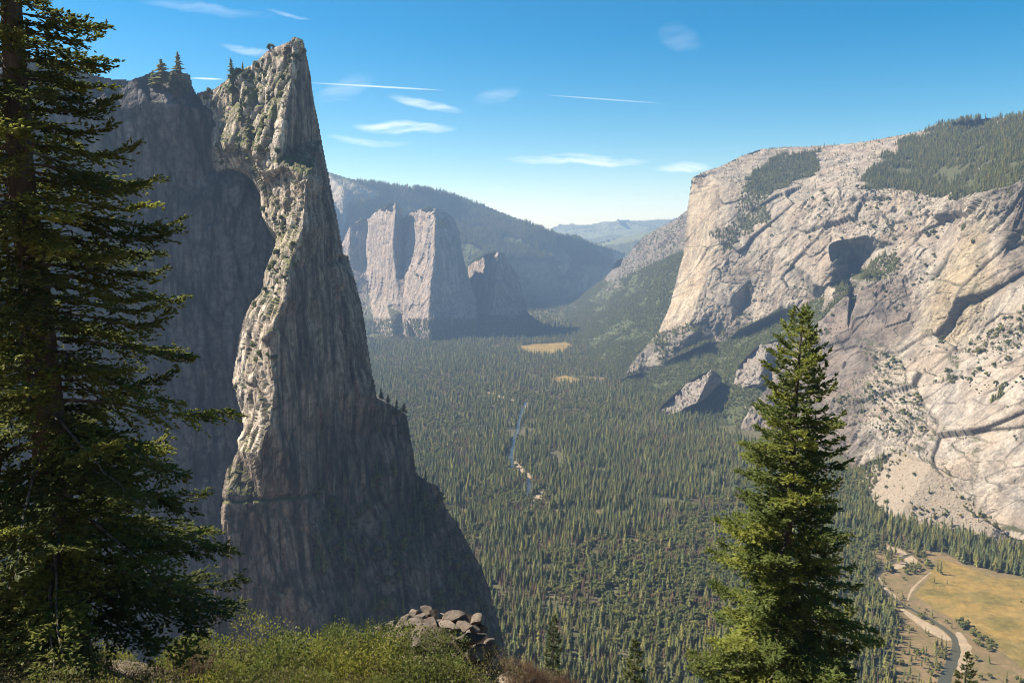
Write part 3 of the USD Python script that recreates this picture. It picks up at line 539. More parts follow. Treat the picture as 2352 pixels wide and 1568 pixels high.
meadow = ground_poly([(2160, 1280), (2207, 1296), (2290, 1326), (2352, 1332), (2440, 1345), (2440, 1590), (2352, 1536), (2264, 1472), (2207, 1427), (2150, 1402), (2100, 1370), (2129, 1332)], 0, 8, 15)
dirt_2 = dirt_2.difference(meadow); sand_2 = sand_2.difference(meadow)
clearings = [(ground_poly([(1188, 797), (1225, 790), (1300, 786), (1316, 794), (1290, 808), (1240, 815), (1205, 808)], 0, 22, 16), M_meadow), (ground_poly([(1262, 868), (1300, 862), (1340, 872), (1325, 880), (1280, 878)], 0, 14, 17), M_meadow), (ground_poly([(1330, 862), (1400, 868), (1370, 876)], 0, 10, 27), M_dirt),
             (ground_poly([(1255, 1166), (1320, 1168), (1395, 1170), (1390, 1180), (1320, 1177), (1262, 1176)], 0, 6, 18), M_dirt), (ground_poly([(1440, 1232), (1475, 1240), (1460, 1252), (1436, 1246)], 0, 6, 19), M_dirt), (ground_poly([(1470, 1140), (1560, 1145), (1600, 1160), (1520, 1160)], 0, 10, 20), M_floor),
             (ground_poly([(1052, 1165), (1085, 1170), (1080, 1182), (1056, 1178)], 0, 5, 21), M_dirt), (ground_poly([(1075, 778), (1120, 772), (1160, 776), (1120, 783)], 0, 12, 22), M_meadow)]
clearings = [(c.difference(river_1).difference(sand_1), m) for c, m in clearings]
sheet('river', river_1, 0.0, M_water); sheet('river', river_2, 0.0, M_water)
sheet('sandbank', sand_1, 0.02, M_sand); sheet('sandbank', sand_2, 0.02, M_sand)
sheet('meadow', meadow, 0.02, M_meadow); sheet('bare_ground', dirt_2, 0.02, M_dirt)
for c, m in clearings: sheet('clearing', c, 0.02, m)

# the talus cone at the foot of the wall
M_talus = granite('talus', (0.225, 0.185, 0.14), (0.14, 0.115, 0.085), (0.175, 0.135, 0.095), streak=0.8, streak_size=(6, 6, 6), stain=40, grain=2.5, bump=1.5, veg_lo=0.95, veg_hi=1.2)
rock('talus_cone', [(1950, 1085), (2000, 1060), (2046, 1040), (2075, 1036), (2103, 1042), (2139, 1070), (2191, 1122), (2243, 1163), (2290, 1202), (2320, 1240), (2325, 1262), (2260, 1260), (2150, 1228), (2050, 1205), (1960, 1190), (1930, 1130)],
     [(1950, 1085, 2180), (2046, 1040, 2060), (2075, 1036, 2010), (2103, 1042, 1965), (2139, 1070, 1900), (2191, 1122, 1830), (2243, 1163, 1770), (2290, 1202, 1715), (2325, 1250, FY(2325, 1250, -8)), (2325, 1262, FY(2325, 1262, -8)), (2260, 1260, FY(2260, 1260, -8)), (2150, 1228, FY(2150, 1228, -8)), (2050, 1205, FY(2050, 1205, -8)), (1960, 1190, FY(1960, 1190, -8)), (1930, 1130, FY(1930, 1130, -8))], 2.0, lambda p, s: 1.2 * facets(p, (7, 7, 7), 131, 0.5, 0.4, 0.2, 0.12) + 5 * fbm(p, 60, 132), M_talus, 'fan of pale rubble at the foot of the sunlit wall', 20, 2.5, (20, 40, -30), cat='rubble slope')

# ------------------------------------------------------------------ trees of the valley
def leaf_mat(name, c1, c2, trans=0.25, rough=0.75, nscale=0.15, dry=None):
    n = {'oi': ('object_info', {}), 'g': ('geometry', {}), 'n': ('noise_texture', {'scale': nscale, 'detail': 3.0}), 'add': ('math', {'math_type': 'add'}), 'h': ('math', {'math_type': 'multiply_add', 'value2': 0.6, 'value3': -0.3}),
         'ri': ('math', {'math_type': 'add'}), 'sc': ('math', {'math_type': 'multiply_add', 'value2': 0.5, 'value3': -0.25}),
         'ramp': ('rgb_ramp', {'ramp': [(0.1, c2), (0.9, c1)] if dry is None else [(0.08, c2), (0.6, c1), (0.86, c1), (1.0, dry)]}),
         'd': ('principled_bsdf', {'roughness': rough, 'specular_ior_level': 0.15}), 't': ('translucent_bsdf', {}), 'mix': ('mix_closure', {'fac': trans})}
    l = [('g.position', 'n.vector'), ('n.fac', 'h.value1'), ('oi.random', 'add.value1'), ('h.value', 'add.value2'), ('g.random_per_island', 'sc.value1'), ('add.value', 'ri.value1'), ('sc.value', 'ri.value2'), ('ri.value', 'ramp.fac'), ('ramp.color', 'd.base_color'), ('ramp.color', 't.color'), ('d.BSDF', 'mix.closure1'), ('t.BSDF', 'mix.closure2')]
    return usdkit.material(stage, LOOK + name, n, l, surface='mix.closure')
M_con = leaf_mat('valley_conifer_needles', (0.27, 0.24, 0.068), (0.13, 0.13, 0.045), 0.40, nscale=0.01)
M_con2 = leaf_mat('yellow_green_conifer_needles', (0.29, 0.26, 0.07), (0.17, 0.17, 0.052), 0.35, nscale=0.01)
M_con3 = leaf_mat('blue_green_conifer_needles', (0.20, 0.21, 0.074), (0.10, 0.12, 0.052), 0.35, nscale=0.01)
M_dead = leaf_mat('dead_conifer_needles', (0.20, 0.105, 0.055), (0.14, 0.09, 0.06), 0.1, nscale=0.01)
M_oak = leaf_mat('oak_leaves', (0.19, 0.18, 0.046), (0.10, 0.11, 0.034), 0.38, nscale=0.01)
M_gold = leaf_mat('autumn_leaves', (0.25, 0.17, 0.025), (0.12, 0.11, 0.025), 0.25, nscale=0.01)
M_bush = leaf_mat('scrub_leaves', (0.14, 0.135, 0.034), (0.07, 0.08, 0.025), 0.3, nscale=0.02)
M_bark = usdkit.material(stage, LOOK + 'conifer_bark', {'g': ('texture_coordinate', {}), 'm': ('mapping', {'scale': (14, 14, 3)}), 'n': ('noise_texture', {'scale': 1.0, 'detail': 6.0, 'roughness': 0.7}),
    'r': ('rgb_ramp', {'ramp': [(0.3, (0.035, 0.026, 0.02)), (0.7, (0.16, 0.125, 0.10))]}), 'b': ('bump', {'distance': 0.03, 'strength': 0.9}), 'p': ('principled_bsdf', {'roughness': 0.95, 'specular_ior_level': 0.1})},
    [('g.object', 'm.vector'), ('m.vector', 'n.vector'), ('n.fac', 'r.fac'), ('r.color', 'p.base_color'), ('n.fac', 'b.height'), ('b.normal', 'p.normal')], surface='p.BSDF')

def tube(pts, rad, sides=6):
    pts, rad = np.asarray(pts, float), np.asarray(rad, float)
    d = np.gradient(pts, axis=0); d /= np.linalg.norm(d, axis=1, keepdims=True)
    a = np.cross(d, np.where(np.abs(d[:, 2:3]) < 0.9, [[0, 0, 1.0]], [[1.0, 0, 0]])); a /= np.linalg.norm(a, axis=1, keepdims=True); b = np.cross(d, a)
    th = np.arange(sides) * 2 * np.pi / sides
    V = pts[:, None] + rad[:, None, None] * (a[:, None] * np.cos(th)[None, :, None] + b[:, None] * np.sin(th)[None, :, None])
    i = np.arange(len(pts) * sides).reshape(len(pts), sides)
    p, q, r, s = i[:-1], np.roll(i[:-1], -1, 1), np.roll(i[1:], -1, 1), i[1:]
    F = np.vstack([np.stack([p, q, r], -1).reshape(-1, 3), np.stack([p, r, s], -1).reshape(-1, 3)])
    n = len(V.reshape(-1, 3))
    F = np.vstack([F] + [[i[-1, 0], i[-1, k], i[-1, k + 1]] for k in range(1, sides - 1)])
    return V.reshape(-1, 3), F
def join(ms):
    V, F, n = [], [], 0
    for v, f in ms:
        V.append(v); F.append(np.asarray(f) + n); n += len(v)
    return np.vstack(V), np.vstack(F)

def conifer_crown(r, h=30.0, rad=3.6, n=95, low=0.12, shape=0.75, gap=0.0):
    """Ragged boughs all round a thin core."""
    ms = []
    t = low + (1 - low) * np.sort(r.random(n)) ** 0.85
    for k, u in enumerate(t):
        a = r.random() * 2 * np.pi
        L = rad * ((1 - u) / (1 - low)) ** shape * r.uniform(0.6, 1.15) + 0.25
        if r.random() < gap: L *= 0.4
        d = np.array([math.cos(a), math.sin(a), 0]); s = np.array([-d[1], d[0], 0])
        z = u * h; up = np.array([0, 0, 1.0])
        dr = r.uniform(0.15, 0.5) * L
        w = L * r.uniform(0.26, 0.42) + 0.2
        p0 = up * z; pm = d * L * 0.55 + up * (z + 0.05 * L - dr * 0.3); p1 = d * L + up * (z - dr)
        v = [p0, pm + s * w - up * w * 0.35, p1 + s * w * 0.3, p1 + d * 0.12 * L, p1 - s * w * 0.3, pm - s * w - up * w * 0.35, pm + up * w * 0.35, pm - up * w * 0.7]
        ms.append((np.array(v), np.array([[0, 1, 6], [0, 6, 5], [6, 1, 2], [6, 2, 3], [6, 3, 4], [6, 4, 5], [0, 7, 3], [0, 3, 6]])))
    cv = []; th = np.arange(7) * 2 * np.pi / 7
    rows = 5
    for j in range(rows):
        u = low + (0.98 - low) * j / (rows - 1)
        rr = rad * 0.42 * ((1 - u) / (1 - low)) ** shape + 0.05
        cv.append(np.c_[np.cos(th) * rr * r.uniform(.7, 1.2, 7), np.sin(th) * rr * r.uniform(.7, 1.2, 7), np.full(7, u * h)])
    i = np.arange(rows * 7).reshape(rows, 7)
    p, q, s, t2 = i[:-1], np.roll(i[:-1], -1, 1), np.roll(i[1:], -1, 1), i[1:]
    ms.append((np.vstack(cv), np.vstack([np.stack([p, q, s], -1).reshape(-1, 3), np.stack([p, s, t2], -1).reshape(-1, 3)])))
    return join(ms)
def leafy_crown(r, h=12.0, rad=5.0, n=260, base=0.2, size=1.0):
    lobes = [(np.array([r.normal(0, rad * 0.38), r.normal(0, rad * 0.38), h * r.uniform(base + 0.2, 0.8)]), rad * r.uniform(0.4, 0.7)) for _ in range(7)]
    ms = []
    for _ in range(n):
        c, q = lobes[r.integers(7)]
        d = r.normal(0, 1, 3); d /= np.linalg.norm(d)
        p = c + d * q * r.uniform(0.75, 1.05) * np.array([1, 1, 0.8])
        x = np.cross(d, r.normal(0, 1, 3)); x /= np.linalg.norm(x); y = np.cross(d, x) + 0.5 * d
        s = size * r.uniform(0.5, 1.1)
        ms.append((np.array([p - x * s, p - y * s * 0.8, p + x * s, p + y * s]), np.array([[0, 1, 2], [0, 2, 3]])))
    for c, q in lobes:
        import trimesh
        m = trimesh.creation.icosphere(1, q * 0.72)
        ms.append((m.vertices * np.array([1, 1, 0.8]) * r.uniform(0.85, 1.1, (len(m.vertices), 1)) + c, m.faces))
    return join(ms)
PROTO = stage.CreateClassPrim('/World/Kinds')
def proto_tree(key, crown, mat, h, trunk_r, trunk_top=0.97):
    path = f'/World/Kinds/{key}'
    UsdGeom.Xform.Define(stage, path)
    usdkit.mesh(stage, path + '/trunk', tube([(0, 0, -1.5), (0, 0, h * 0.4), (0, 0, h * trunk_top)], [trunk_r, trunk_r * 0.7, 0.03], 5), M_bark)
    usdkit.mesh(stage, path + '/crown', crown, mat)
    return path
rp = np.random.default_rng(77)
CONS = [proto_tree(f'conifer_{k}', conifer_crown(rp, 30, R_, 95, lo, sh, gp), (M_con, M_con, M_con3, M_con2, M_con, M_con3)[k], 30, 0.45) for k, (R_, lo, sh, gp) in enumerate([(4.6, .10, .75, .0), (5.4, .08, .7, .1), (4.0, .18, .65, .15), (5.2, .25, .6, .2), (3.6, .1, .85, .05), (5.8, .15, .65, .1)])]
DEAD = [proto_tree('dead_conifer', conifer_crown(rp, 26, 2.8, 60, .2, .7, .3), M_dead, 26, 0.35)]
OAKS = [proto_tree(f'oak_{k}', leafy_crown(rp, 13, 5.5, 260, .2, 0.9), M_oak, 9, 0.3, 0.9) for k in range(2)]
GOLD = [proto_tree('autumn_tree', leafy_crown(rp, 11, 4.5, 240, .2, 0.9), M_gold, 8, 0.25, 0.9)]
BUSH = [proto_tree(f'bush_{k}', leafy_crown(rp, 3.2, 2.4, 200, .0, 0.5), M_bush, 2, 0.08, 0.9) for k in range(2)]
ALL = CONS + DEAD + OAKS + GOLD + BUSH
iC, iD, iO, iG, iB = range(6), 6, (7, 8), 9, (10, 11)

def scatter_surface(key, n, mask, seed, keep_steep=None, zmin=None):
    V, F, scr, nf = SURF[key]
    r = np.random.default_rng(seed)
    F = F[:nf]
    a, b, c = V[F[:, 0]], V[F[:, 1]], V[F[:, 2]]
    nrm = np.cross(b - a, c - a); ar = np.linalg.norm(nrm, axis=1)
    horiz = np.abs(nrm[:, 2]) / (ar + 1e-9)
    w = ar * mask(scr[F[:, 0]], V[F[:, 0]], horiz)
    if w.sum() <= 0: return np.zeros((0, 3))
    f = r.choice(len(F), n, p=w / w.sum())
    u, v = r.random(n), r.random(n); k = u + v > 1; u[k], v[k] = 1 - u[k], 1 - v[k]
    return a[f] + (b - a)[f] * u[:, None] + (c - a)[f] * v[:, None]
# ---- where the trees stand
rf = np.random.default_rng(2024)
open_ground = shapely.union_all([river_1, river_2, sand_1, sand_2, meadow, dirt_2] + [c for c, _ in clearings]); shapely.prepare(open_ground)
def floor_forest(n, y0, y1, seed):
    r = np.random.default_rng(seed)
    Y = np.sqrt(r.uniform(y0 ** 2, y1 ** 2, n)); X = Y * r.uniform(-0.24, 0.70, n)
    p = np.stack([X, Y, np.full(n, -0.8)], -1)
    s = project(p)
    dens = meshkit.fbm(p / 130, 4, 5)
    ok = (s[:, 1] < 1650) & ~shapely.contains_xy(open_ground, X, Y) & (dens > 0.18 + 0.08 * r.random(n)) & (meshkit.fbm(p / 38, 3, 6) > 0.27)
    # not on the rock masses and slopes
    left = np.interp(s[:, 1], [760, 830, 890, 953, 1100, 1196, 1300, 1421, 1500, 1700], [780, 830, 840, 920, 940, 1030, 1085, 1120, 1130, 1150])
    right = np.interp(s[:, 1], [600, 700, 760, 905, 980, 1050, 1085, 1130, 1190, 1228, 1262, 1300, 1700], [1420, 1360, 1390, 1480, 1640, 1800, 2010, 1990, 2010, 2200, 2330, 2450, 2460])
    ok &= (s[:, 0] > left) & (s[:, 0] < right)
    return p[ok]
near = floor_forest(44000, 1020, 2600, 1); mid = floor_forest(66000, 2600, 5000, 2); far = floor_forest(60000, 5000, 9800, 3)
far = far[(project(far)[:, 0] > 1090)]
FL = np.vstack([near, mid, far])
h = 0.45 + 0.75 * rf.random(len(FL)) ** 1.3 + 0.45 * (meshkit.fbm(FL / 200, 3, 9) - 0.5)
h[len(near) + len(mid):] *= 1.25
kind = rf.integers(0, 6, len(FL))
broad = meshkit.fbm(FL / 260, 4, 31) > 0.575
kind = np.where(broad & (rf.random(len(FL)) < 0.75), rf.integers(7, 9, len(FL)), kind)
h = np.where(kind >= 7, 0.8 + 0.5 * rf.random(len(FL)), h)
sx = project(FL)
dead = (rf.random(len(FL)) < 0.025) | ((rf.random(len(FL)) < 0.45) & (meshkit.fbm(FL / 70, 3, 41) > 0.61))
kind = np.where(dead, 6, kind); h = np.where(dead, 0.8, h)
yaw = rf.random(len(FL)) * 2 * np.pi
# ---- scattered trees round the river and the meadow
def scattered(n, poly, seed, kinds, hs, avoid=None):
    r = np.random.default_rng(seed)
    x0, y0, x1, y1 = poly.bounds
    p = np.stack([r.uniform(x0, x1, n * 8), r.uniform(y0, y1, n * 8)], -1)
    ok = shapely.contains_xy(poly, p[:, 0], p[:, 1])
    if avoid is not None: ok &= ~shapely.contains_xy(avoid, p[:, 0], p[:, 1])
    p = p[ok][:n]
    return np.c_[p, np.zeros(len(p))], r.choice(kinds, len(p)), r.uniform(*hs, len(p)), r.random(len(p)) * 6.28
wet = shapely.union_all([river_2.buffer(2), sand_2])
groups = [scattered(230, ground_poly([(1990, 1300), (2060, 1420), (2060, 1640), (1900, 1640), (1900, 1300)], 0, 5, 1), 51, [0, 1, 2, 4], (.55, .95), wet),
          scattered(110, ground_poly([(2045, 1420), (2130, 1450), (2180, 1500), (2160, 1640), (2040, 1640)], 0, 5, 2), 52, [0, 2, 4, 7, 3], (.4, .75), wet),
          scattered(70, ground_poly([(2030, 1245), (2120, 1262), (2140, 1300), (2090, 1320), (2030, 1320)], 0, 5, 3), 53, [7, 8, 0, 7, 3], (.5, .9), wet),
          scattered(150, ground_poly([(2120, 1245), (2210, 1250), (2352, 1262), (2440, 1270), (2440, 1338), (2352, 1322), (2290, 1316), (2215, 1286), (2150, 1272)], 0, 5, 4), 54, [0, 1, 4, 0, 1, 7], (.6, 1.0), wet),
          scattered(130, ground_poly([(1960, 1195), (2050, 1205), (2150, 1228), (2215, 1248), (2130, 1250), (2030, 1240), (1960, 1235)], 0, 5, 5), 55, [9, 7, 8, 9, 0, 1], (.6, 1.0), wet),
          scattered(34, ground_poly([(2195, 1420), (2240, 1440), (2290, 1490), (2270, 1500), (2230, 1470), (2190, 1440)], 0, 3, 6), 56, [7, 8], (.5, .85), wet),
          scattered(26, ground_poly([(2215, 1500), (2270, 1520), (2352, 1568), (2330, 1640), (2200, 1640)], 0, 3, 7), 57, [7, 8, 0, 4], (.4, .8), wet)]
lone = [(2145, 1338, 4, .62), (2160, 1318, 0, .95), (2153, 1312, 4, .8), (2175, 1342, 2, .4), (2345, 1383, 7, .3), (2092, 1305, 7, .6), (2075, 1330, 8, .5)]
groups.append(scattered(170, river_2.buffer(16), 59, [7, 8, 10, 11, 10, 11, 4], (.35, .8), wet))
groups.append(scattered(90, ground_poly([(1960, 1250), (2030, 1262), (2005, 1310), (2000, 1340), (2035, 1375), (2060, 1395), (2050, 1420), (1980, 1400)], 0, 4, 8), 58, [0, 1, 4, 7, 3], (.5, .85), wet))
groups.append((floor_at([a[0] for a in lone], [a[1] for a in lone]), np.array([a[2] for a in lone]), np.array([a[3] for a in lone]), np.zeros(len(lone))))
FL = np.vstack([FL] + [g[0] for g in groups]); kind = np.r_[kind, np.concatenate([g[1] for g in groups])]; h = np.r_[h, np.concatenate([g[2] for g in groups])]; yaw = np.r_[yaw, np.concatenate([g[3] for g in groups])]
sx = project(FL)
size = h * np.where(kind >= 7, 13, 30) * FOC / FL[:, 1]
seen = (sx[:, 1] < 1575) & (((sx[:, 0] > 1165) & (sx[:, 0] < 1640)) | ((sx[:, 0] > 2010) & (sx[:, 0] < 2352)))
order = np.argsort(-np.where(seen, size, 0))
ones = np.zeros(len(FL), bool)
con_o = [i for i in order[:4000] if kind[i] <= 5]; oak_o = [i for i in order[:30000] if kind[i] in (7, 8) and sx[i, 0] > 2000][:70]
ones[con_o[:300]] = True; ones[oak_o] = True
WORDS = {True: ('valley_conifer', 'conifer', 'green conifer in the forest on the valley floor', 'conifers of the valley floor seen singly'),
         False: ('valley_oak', 'broadleaf tree', 'low rounded broadleaf tree near the river and meadow on the valley floor', 'broadleaf trees by the river and meadow')}
for i in np.nonzero(ones)[0]:
    name, cat, lab, grp = WORDS[bool(kind[i] <= 5)]
    tag(instance(name, ALL[kind[i]], FL[i], math.degrees(yaw[i]), h[i]), lab, cat, grp)
k = ~ones
stuff_instancer('valley_forest', ALL, FL[k], kind[k], h[k], yaw[k], 'dense green conifer forest carpeting the valley floor', 'forest')

def cover(name, key, n, mask, seed, kinds, hs, label, cat='forest', sink=0.3):
    p = scatter_surface(key, n, mask, seed)
    r = np.random.default_rng(seed + 1)
    if len(p) == 0: return
    p = p - [0, 0, sink]
    stuff_instancer(name, ALL, p, r.choice(kinds, len(p)), r.uniform(*hs, len(p)), r.random(len(p)) * 6.28, label, cat)
G = '/World/granite_mountain'
cover('rim_forest', G, 7000, lambda s, v, hz: 1.0 * fuzzy(FOREST_R, s, v, 18) * (meshkit.fbm(v / 90, 3, 61) > 0.36), 301, [0, 1, 2, 4], (.5, .95), 'dark conifer forest on the slope above the sunlit cliffs')
cover('rim_forest', G, 2200, lambda s, v, hz: 1.0 * fuzzy(GULLY, s, v, 16), 303, [0, 1, 2, 4, 7], (.45, .8), 'dark band of conifers running down the gully beside the bright nose of the cliff')
TOP = [(1590, 410), (1700, 340), (1860, 325), (2060, 300), (2130, 290), (2060, 400), (1900, 440), (1700, 430)]
cover('rim_trees', G, 900, lambda s, v, hz: in_poly(TOP, s) * (0.15 + 1.0 * (meshkit.fbm(v / 60, 3, 62) > 0.52)), 305, [2, 4, 7, 10, 11, 0], (.3, .6), 'sparse small pines dotted over the bare granite top', 'trees')
LEDGE = [(1640, 560), (1900, 430), (2260, 460), (2352, 460), (2352, 1000), (2000, 1000), (1700, 800), (1600, 720)]
cover('ledge_scrub', G, 800, lambda s, v, hz: in_poly(LEDGE, s) * np.clip((hz - 0.55) * 3, 0, 1) * (meshkit.fbm(v / 110, 4, 63) > 0.57), 307, [10, 11, 7, 10], (.8, 1.6), 'dark scrub growing on ledges of the sunlit wall', 'scrub')
RECESS = [(1880, 735), (1925, 665), (1975, 650), (2000, 600), (2060, 580), (2070, 620), (1990, 640), (1905, 710)]
cover('ledge_scrub', G, 900, lambda s, v, hz: 1.0 * in_poly(RECESS, s), 309, [7, 8, 0, 10], (.5, 1.0), 'bushy trees filling the gully in the middle of the sunlit wall', 'scrub')
RS = [(2230, 780), (2352, 700), (2352, 790), (2260, 830), (2200, 800)]
cover('ledge_scrub', G, 220, lambda s, v, hz: 1.0 * in_poly(RS, s) + in_poly([(2210, 870), (2330, 890), (2320, 915), (2240, 905)], s), 311, [10, 11, 7], (.5, 1.3), 'dark scrub on the ledge at the right edge of the sunlit wall', 'scrub')
cover('ledge_scrub', G, 500, lambda s, v, hz: 1.0 * in_poly([(1500, 770), (1600, 740), (1720, 760), (1700, 800), (1600, 815), (1520, 860)], s) * np.clip((hz - .4) * 3, 0, 1), 313, [10, 11, 7, 0], (.5, 1.2), 'scrub on the grey rock apron below the bright nose', 'scrub')
cover('hill_forest', '/World/hill', 38000, lambda s, v, hz: (meshkit.fbm(v / 380, 4, 64) > 0.40) * (1 - 0.95 * in_poly([(750, 400), (800, 410), (870, 440), (860, 460), (800, 470), (790, 560), (760, 560)], s)) * (s[:, 1] < 720), 315, [0, 1, 2, 3, 4, 5], (.7, 1.2), 'blue green forest on the long ridge behind the towers')
cover('hill_forest', '/World/hill_002', 7000, lambda s, v, hz: 1.0 * (meshkit.fbm(v / 380, 4, 65) > 0.5), 317, [0, 1, 3, 7], (.7, 1.2), 'thin woods on the low hill by the bright cliff edge')
cover('hill_forest', '/World/hill_001', 7000, lambda s, v, hz: (meshkit.fbm(v / 600, 4, 66) > 0.47) * (s[:, 1] < 600), 319, [0, 1, 3, 7], (.9, 1.5), 'pale blue woods on the farthest hill')
H1, H2 = '/World/hillside', '/World/hillside_001'
cover('slope_forest', H1, 34000, lambda s, v, hz: (1 - 0.9 * in_poly(MID_CLIFF, s)) * (0.25 + (meshkit.fbm(v / 160, 4, 67) > 0.40)) * (1 - .8 * in_poly([(1340, 690), (1420, 640), (1440, 660), (1380, 700)], s)), 321, [0, 2, 4, 7, 8, 7, 8, 10, 11], (.45, .95), 'green woods on the steep hillside left of the bright cliff edge')
cover('slope_forest', H2, 14000, lambda s, v, hz: (0.3 + (meshkit.fbm(v / 90, 4, 68) > 0.40)) * (1 - .9 * in_poly([(1620, 1040), (1650, 960), (1700, 960), (1660, 1040)], s)) * 1.0, 323, [0, 2, 4, 7, 8, 7, 8, 10], (.4, .75), 'bushy green woods on the slope below the pale cliff')
for k, (nm, seed) in enumerate([('/World/rock_tower', 331), ('/World/rock_tower_001', 333), ('/World/rock_tower_002', 335)]):
    cover('tower_trees', nm, 260, lambda s, v, hz: 1.0 * (hz > 0.75) * (s[:, 1] < 640), seed, [2, 4, 7], (.4, .8), ['small trees on the sharp topped left tower', 'small trees on the broad middle tower', 'small trees on the low right tower'][k], 'trees')
    cover('tower_foot_forest', nm, 900, lambda s, v, hz: 1.0 * (s[:, 1] > 735), seed + 1, [0, 1, 2, 4], (.6, 1.0), ['shaded forest at the foot of the sharp topped left tower', 'shaded forest at the foot of the broad middle tower', 'shaded forest at the foot of the low right tower'][k])
TC = '/World/talus_cone'
cover('talus_scrub', TC, 420, lambda s, v, hz: (0.15 + 1.2 * (meshkit.fbm(v / 50, 3, 69) > 0.55)) * 1.0 * (1 - 0.8 * in_poly([(2060, 1030), (2200, 1120), (2200, 1180), (2040, 1100)], s)), 341, [10, 11, 7, 0, 9], (.4, .9), 'bushes and small trees dotted over the rubble fan', 'scrub')
cover('talus_scrub', TC, 420, lambda s, v, hz: 1.0 * in_poly([(1930, 1130), (1950, 1080), (2050, 1038), (2020, 1090), (1990, 1150), (1960, 1195)], s), 343, [7, 8, 0, 10], (.5, .9), 'dark scrub along the left side of the rubble fan', 'scrub')
# boulders of the fan
def stone(r, sub=2, squash=(1, 1, 0.8), cuts=9, deep=(0.55, 0.85)):
    import trimesh
    m = trimesh.creation.icosphere(sub, 1.0)
    v = m.vertices.copy()
    for _ in range(cuts):
        d = r.normal(0, 1, 3); d /= np.linalg.norm(d); c = r.uniform(*deep)
        k = v @ d; v = v - np.clip(k - c, 0, None)[:, None] * d
    v = v * (1 + 0.10 * (meshkit.fbm(v * 1.7 + r.uniform(0, 50, 3), 4, 3) - 0.5)[:, None]) * np.array(squash)
    return v, m.faces
M_stone = granite('rubble_stone', (0.30, 0.25, 0.195), (0.19, 0.155, 0.12), (0.22, 0.17, 0.12), streak=0.6, streak_size=(5, 5, 5), stain=9, grain=1.2, bump=0.3, veg_lo=3, veg_hi=4)
SP = []
for k in range(3):
    v, f = stone(rp, 1, (1, rp.uniform(.7, 1), rp.uniform(.6, .9)), 7)
    pth = f'/World/Kinds/stone_{k}'; g = usdkit.mesh(stage, pth, (v, f), M_stone)
    UsdGeom.PrimvarsAPI(g).CreatePrimvar('tint', Sdf.ValueTypeNames.Color3fArray, 'constant').Set(Vt.Vec3fArray([Gf.Vec3f(1, 1, 1)]))
    SP.append(pth)
p = scatter_surface(TC, 3200, lambda s, v, hz: 1.0 * (s[:, 1] > 1030) * (0.25 + in_poly([(2100, 1150), (2330, 1190), (2330, 1262), (2050, 1200)], s)), 351)
r = np.random.default_rng(352)
stuff_instancer('rubble', SP, p, r.integers(0, 3, len(p)), 0.5 + 2.4 * r.random(len(p)) ** 5, r.random(len(p)) * 6.28, 'loose pale boulders strewn over the rubble fan', 'rubble')
# ------------------------------------------------------------------ trees and scrub on the spire and the shaded wall
_TREE = {}
def foot(key, px, py):
    if key not in _TREE:
        V, F, scr, nf = SURF[key]
        front = V[np.unique(F[:nf])]
        _TREE[key] = (cKDTree(project(front)), front)
    t, v = _TREE[key]
    d, i = t.query([px, py], k=6)
    return v[i[np.argmin(v[i][:, 1])]]
S, W = '/World/rock_spire', '/World/cliff'
def cling(name, key, px, base, top, proto, label, cat, group=None, seed=0, wide=1.0):
    p = foot(key, px, base)
    hgt = (base - top) / FOC * p[1]
    nominal = {'conifer': 30, 'dead': 26, 'oak_0': 13, 'oak_1': 13, 'bush_': 3.2}[[k for k in ('conifer', 'dead', 'oak_0', 'oak_1', 'bush_') if k in proto.rsplit('/', 1)[1]][0 if 'dead' not in proto else 1]]
    s = hgt / nominal
    tag(instance(name, proto, p - [0, 0, 0.3], (seed * 77) % 360, (s * wide, s * wide, s)), label, cat, group)
for a in [(534, 232, 138, 2, 'slender conifer breaking the skyline low on the left ridge of the spire', 1.0), (557, 163, 140, 4, 'short dark conifer on the spire ridge, just right of the slender one', 1.2), (554, 284, 228, 0, 'dark conifer standing below the ridge in the upper green part of the spire', 1.1),
          (571, 330, 262, 1, 'broad dark conifer in the middle of the upper sunlit face of the spire', 1.1), (577, 378, 318, 3, 'pair-like dark conifer at the bottom of the upper sunlit face of the spire', 1.2), (594, 404, 350, 0, 'grey green conifer at the neck between the upper and lower sunlit parts of the spire', 1.3),
          (376, 206, 136, 3, 'spreading conifer on the crest of the shaded wall, left of the notch', 1.5), (415, 206, 121, 0, 'tallest conifer on the crest of the shaded wall, left of the notch', 1.3), (404, 218, 165, 1, 'low conifer under the tallest one on the crest of the shaded wall', 1.5), (432, 214, 182, 4, 'small conifer at the edge of the notch beside the spire', 1.3), (356, 196, 160, 5, 'low conifer at the left end of the crest trees on the shaded wall', 1.4)]:
    cling('cliff_conifer', W if a[0] < 445 else S, a[0], a[1], a[2], CONS[a[3]], a[4], 'conifer', None, a[0], a[5] * 1.35)
cling('dead_tree', S, 606, 520, 458, DEAD[0], 'bare grey brown dead conifer against the shade on the lower sunlit ridge', 'tree', None, 5, 1.3)
cling('summit_tree', S, 618, 114, 98, OAKS[0], 'flat topped little tree near the top of the spire', 'tree', None, 6, 1.6)
for k, (x, b, t) in enumerate([(880, 918, 888), (894, 928, 905), (914, 940, 913), (931, 952, 922), (921, 946, 928)]):
    cling('cliff_conifer', S, x, b, t, CONS[k % 6], ['dark conifer on the right shoulder of the spire, nearest its wall', 'small dark conifer second along the right shoulder of the spire', 'tall dark conifer in the middle of the right shoulder of the spire', 'dark conifer at the outer end of the right shoulder of the spire', 'small conifer tucked between the two outer ones on the right shoulder of the spire'][k], 'conifer', None, k * 31, 1.8)
